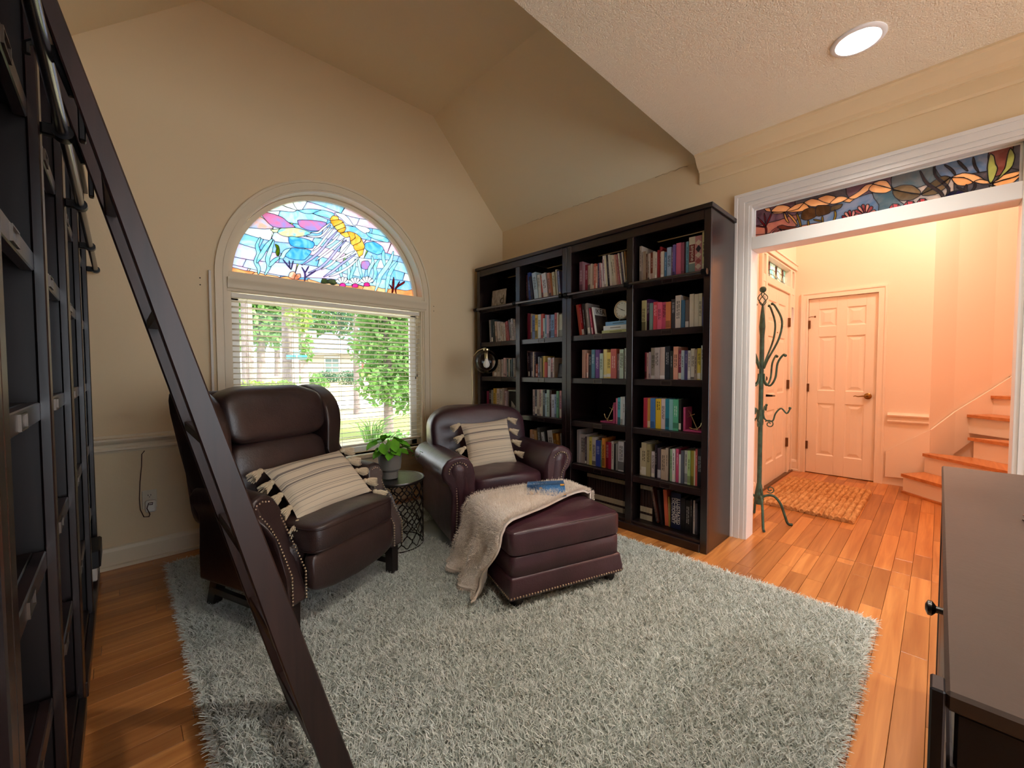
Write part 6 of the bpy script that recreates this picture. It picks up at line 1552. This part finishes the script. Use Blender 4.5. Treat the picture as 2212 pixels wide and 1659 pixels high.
def leaves(name, blobs, n, size, m, parent):
    rgx = np.random.default_rng(ex.randrange(10 ** 6)); B = np.array([b[:3] for b in blobs]); S = np.array([b[3:] for b in blobs]); wt = S.prod(1); k = rgx.choice(len(blobs), n, p=wt / wt.sum())
    u = rgx.normal(0, 1, (n, 3)); u /= np.linalg.norm(u, axis=1)[:, None]; rr = rgx.random(n) ** .45; c = B[k] + u * rr[:, None] * S[k]
    a = rgx.normal(0, 1, (n, 3)); a /= np.linalg.norm(a, axis=1)[:, None]; b = np.cross(a, rgx.normal(0, 1, (n, 3))); b /= np.linalg.norm(b, axis=1)[:, None]
    sz = (size * rgx.uniform(.6, 1.3, n))[:, None]
    V_ = np.stack([c - a * sz, c - b * sz * .55, c + a * sz, c + b * sz * .55], 1).reshape(-1, 3); me = bpy.data.meshes.new(name)
    F4 = np.arange(4 * n, dtype=np.int32); me.vertices.add(4 * n); me.vertices.foreach_set('co', V_.astype(np.float32).ravel()); me.loops.add(4 * n); me.loops.foreach_set('vertex_index', F4)
    me.polygons.add(n); me.polygons.foreach_set('loop_start', np.arange(0, 4 * n, 4, dtype=np.int32)); me.polygons.foreach_set('loop_total', np.full(n, 4, dtype=np.int32)); me.update(calc_edges=True); me.materials.append(m); return link(name, me, parent)
def tree(label, x, y, h, r, crown, n, size, m, bark=BARK, cat='tree', lean=0):
    o = thing('tree', label, cat, (x, y, gz_(x, y)), group='trees across the street')
    a = MB(); a.tube([(lean * h * .3 * t * t, .0, h * t) for t in (-.02, .1, .3, .6, .9)], [r * 1.25, r, r * .9, r * .7, r * .35], 10); a.build('trunk', bark, o, 60)
    if crown: leaves('crown', crown, n, size, m, o)
    return o
def shrub(label, x, y, blobs, n, size, m):
    o = thing('shrub', label, 'shrub', (x, y, gz_(x, y)), group='shrubs outside the window'); leaves('foliage', blobs, n, size, m, o)
    a = MB()
    for b in blobs: a.tube([(b[0] * .3, b[1] * .3, 0), (b[0], b[1], b[2])], [.03, .01], 5)
    a.build('stems', BARK, o, 60); return o
def at(px, dep, z=None):   # plan position on the sight line of an image column, at a distance
    t = math.atan((px - 1106) / 885.05); a_ = YAW + t; return (dep * sin(a_), dep * cos(a_))
x, y = at(536, 21); tree('tall grey pine trunk at the left of the window view', x, y, 13, .24, [(0, 0, 10, 1.0, 1.0, 2.4)], 1200, .14, LG[2])
x, y = at(622, 25); tree('brown pine trunk standing left of the street sign', x, y, 13, .27, [(0, 0, 10.5, 1, 1, 2.4)], 1200, .14, LG[0])
x, y = at(638, 22); tree('pale slender trunk directly behind the street sign', x, y, 10, .15, [(.4, 0, 6.5, .8, .8, 2.0), (.2, 0, 3.9, .6, .6, .8)], 2000, .12, LG[3], BARK2, lean=.12)
x, y = at(659, 24); tree('pale vine covered trunk in front of the house', x, y, 10, .18, [(0, 0, 7.5, .8, .8, 2), (0, -.1, 2.6, .45, .45, .9)], 1900, .13, LG[1], BARK2)
for i, (px, dep, h, w_, k, lb) in enumerate(((505, 45, 13, 6, 0, 'leafy tree far back at the left end of the street'), (565, 36, 12, 5, 1, 'bright leafy tree behind the left pine trunk'), (600, 54, 15, 6, 2, 'dark leafy tree behind the brown pine trunk'), (650, 63, 17, 7, 0, 'tall leafy tree rising behind the left of the house'), (705, 72, 19, 7, 2, 'tall leafy tree rising behind the house roof'), (760, 82, 21, 7, 0, 'tall leafy tree rising behind the right of the house'), (830, 66, 18, 7, 2, 'leafy tree far back at the right of the house'), (890, 56, 17, 7, 1, 'leafy tree far back at the right end of the street'))):
    x, y = at(px, dep); tree(lb, x, y, h, .3, [(0, 0, h * .62, w_ * .5, w_ * .5, h * .33), (-w_ * .3, -1, h * .38, w_ * .42, w_ * .42, h * .2), (w_ * .3, 0, h * .42, w_ * .42, w_ * .42, h * .22)], 2600, .30, LG[k])
x, y = at(838, 9.5); tree('pale green leafy tree close to the window on the right', x, y, 6, .10, [(0, 0, 3.6, 1.0, 1.0, 1.2), (.2, .2, 2.2, .95, .95, .9), (-.2, -.1, 1.3, .55, .55, .5), (.7, .3, 1.2, .7, .6, .7)], 6000, .085, LG[1])
x, y = at(770, 15); tree('small green tree between the house and the near tree', x, y, 5, .10, [(.9, 0, 2.6, .8, .8, .8), (1.0, 0, 1.8, .7, .7, .6)], 2200, .10, LG[2])
for (px, dep, w_, h_, k, lb) in ((530, 19, .9, .55, 3, 'yellow green bush at the far left of the street hedge'), (580, 18.2, .95, .55, 3, 'yellow green bush in the middle of the street hedge'), (612, 20.5, .7, .5, 3, 'yellow green bush beside the brown pine trunk'), (672, 27, .9, .6, 1, 'light green bush at the left corner of the house'), (705, 37, 1.0, .55, 2, 'dark green bush under the house window'), (752, 34, 1.0, .6, 2, 'dark green bush in front of the house porch'), (856, 7.2, .55, .35, 1, 'low green bush beneath the near tree')):
    x, y = at(px, dep); shrub(lb, x, y, [(0, 0, h_ * .9, w_, w_ * .7, h_), (w_ * .6, .1, h_ * .7, w_ * .7, w_ * .6, h_ * .7)], 1300, .075 if dep > 10 else .045, LG[k])
# grassy clump near the window
x, y = at(800, 8.2); o = thing('ornamental_grass', 'spiky pale green grass clump below the near tree', 'plant', (x, y, gz_(x, y)))
a = MB()
for k in range(90):
    t = ex.uniform(0, 6.28); l = ex.uniform(.5, 1.0); q = ex.uniform(.2, .75); a.tube([(0, 0, 0), (cos(t) * l * q * .4, sin(t) * l * q * .4, l * .7), (cos(t) * l * q, sin(t) * l * q, l * .85)], [.008, .007, .001], 4)
a.build('blades', LG[1], o, 60, kind='stuff')
# street sign
x, y = at(642, 20); o = thing('street_sign', 'teal street name sign on a thin grey post across the street', 'street sign', (x, y, gz_(x, y)))
MB().cyl((0, 0, -.02), (0, 0, 2.15), .03, 8).build('post', mat('sign_post', '8aa0a4', .5, .5), o, 40); MB(Matrix.Rotation(-.45, 4, 'Z')).box(-.40, .40, -.008, .008, 1.88, 2.05).build('name_plate', mat('sign_teal', '2c8494', .4), o); MB(Matrix.Rotation(1.0, 4, 'Z')).box(-.36, .36, -.008, .008, 2.06, 2.22).build('name_plate', mat('sign_teal', '2c8494', .4), o)
# house across the street
hx, hy = at(735, 43); hs_ = thing('house', 'beige house with blue grey shingle roof across the street', 'house', (hx, hy, gz_(hx, hy)), -.36)
SID = mat('siding', 'a8a298', .8, bump=(14, .3), stretch=(.02, .02, 6)); ROOF = mat('shingles', '54607c', .85, var=(3, '6c7894'), bump=(8, .5)); BRK = mat('red_brick', '8c5850', .85, var=(9, '74443c'))
a = MB(); a.box(-3.2, 1.0, 0, 7, 0, 2.55); a.box(1.0, 7, 1.2, 7, 0, 2.55); a.build('wall', SID, hs_)
MB().box(1.02, 7, 1.15, 1.22, 0, 2.5).build('brick_front', BRK, hs_)
def hip(mb, x0, x1, y0, y1, z, h, rl, ov=.4):
    x0 -= ov; x1 += ov; y0 -= ov; y1 += ov; c = (y0 + y1) / 2; k = (x1 - x0 - rl) / 2
    mb.add([(x0, y0, z), (x1, y0, z), (x1, y1, z), (x0, y1, z), (x0 + k, c, z + h), (x1 - k, c, z + h), (x0, y0, z - .18), (x1, y0, z - .18), (x1, y1, z - .18), (x0, y1, z - .18)], [(0, 1, 5, 4), (2, 3, 4, 5), (1, 2, 5), (3, 0, 4), (6, 7, 1, 0), (7, 8, 2, 1), (8, 9, 3, 2), (9, 6, 0, 3), (9, 8, 7, 6)])
a = MB(); hip(a, -3.2, 1.2, 0, 7, 2.7, 2.1, .6); a.build('roof', ROOF, hs_); a = MB(); hip(a, -.5, 7, 1.2, 7.2, 2.7, 2.9, 3); a.build('roof', ROOF, hs_)
MB().box(-3.0, -2.2, 4.2, 5.2, 2.8, 5.0).build('chimney', SID, hs_)
WT = mat('house_trim', 'c4c2be', .6); HG = mat('house_glass', '5c7070', .15)
for (x0, x1, z0, z1, yy) in ((-1.3, -.1, .75, 2.15, 0), (1.4, 1.9, .5, 2.2, 1.14), (3.2, 4.2, .5, 2.2, 1.14)):
    wv = MB().box(x0 - .1, x1 + .1, yy - .06, yy, z0 - .1, z1 + .1).build('window', WT, hs_)
    for i in range(2):
        for j in range(3): MB().box(x0 + (x1 - x0) * i / 2 + .03, x0 + (x1 - x0) * (i + 1) / 2 - .03, yy - .075, yy - .055, z0 + (z1 - z0) * j / 3 + .03, z0 + (z1 - z0) * (j + 1) / 3 - .03).build('pane', HG, wv)
for x in (1.1, 2.3, 3.4, 4.6): MB().box(x - .1, x + .1, .25, .45, 0, 2.5, .01).build('porch_column', WT, hs_)
MB().box(-3.5, 7.3, -.45, -.38, 2.42, 2.62).build('fascia', WT, hs_)
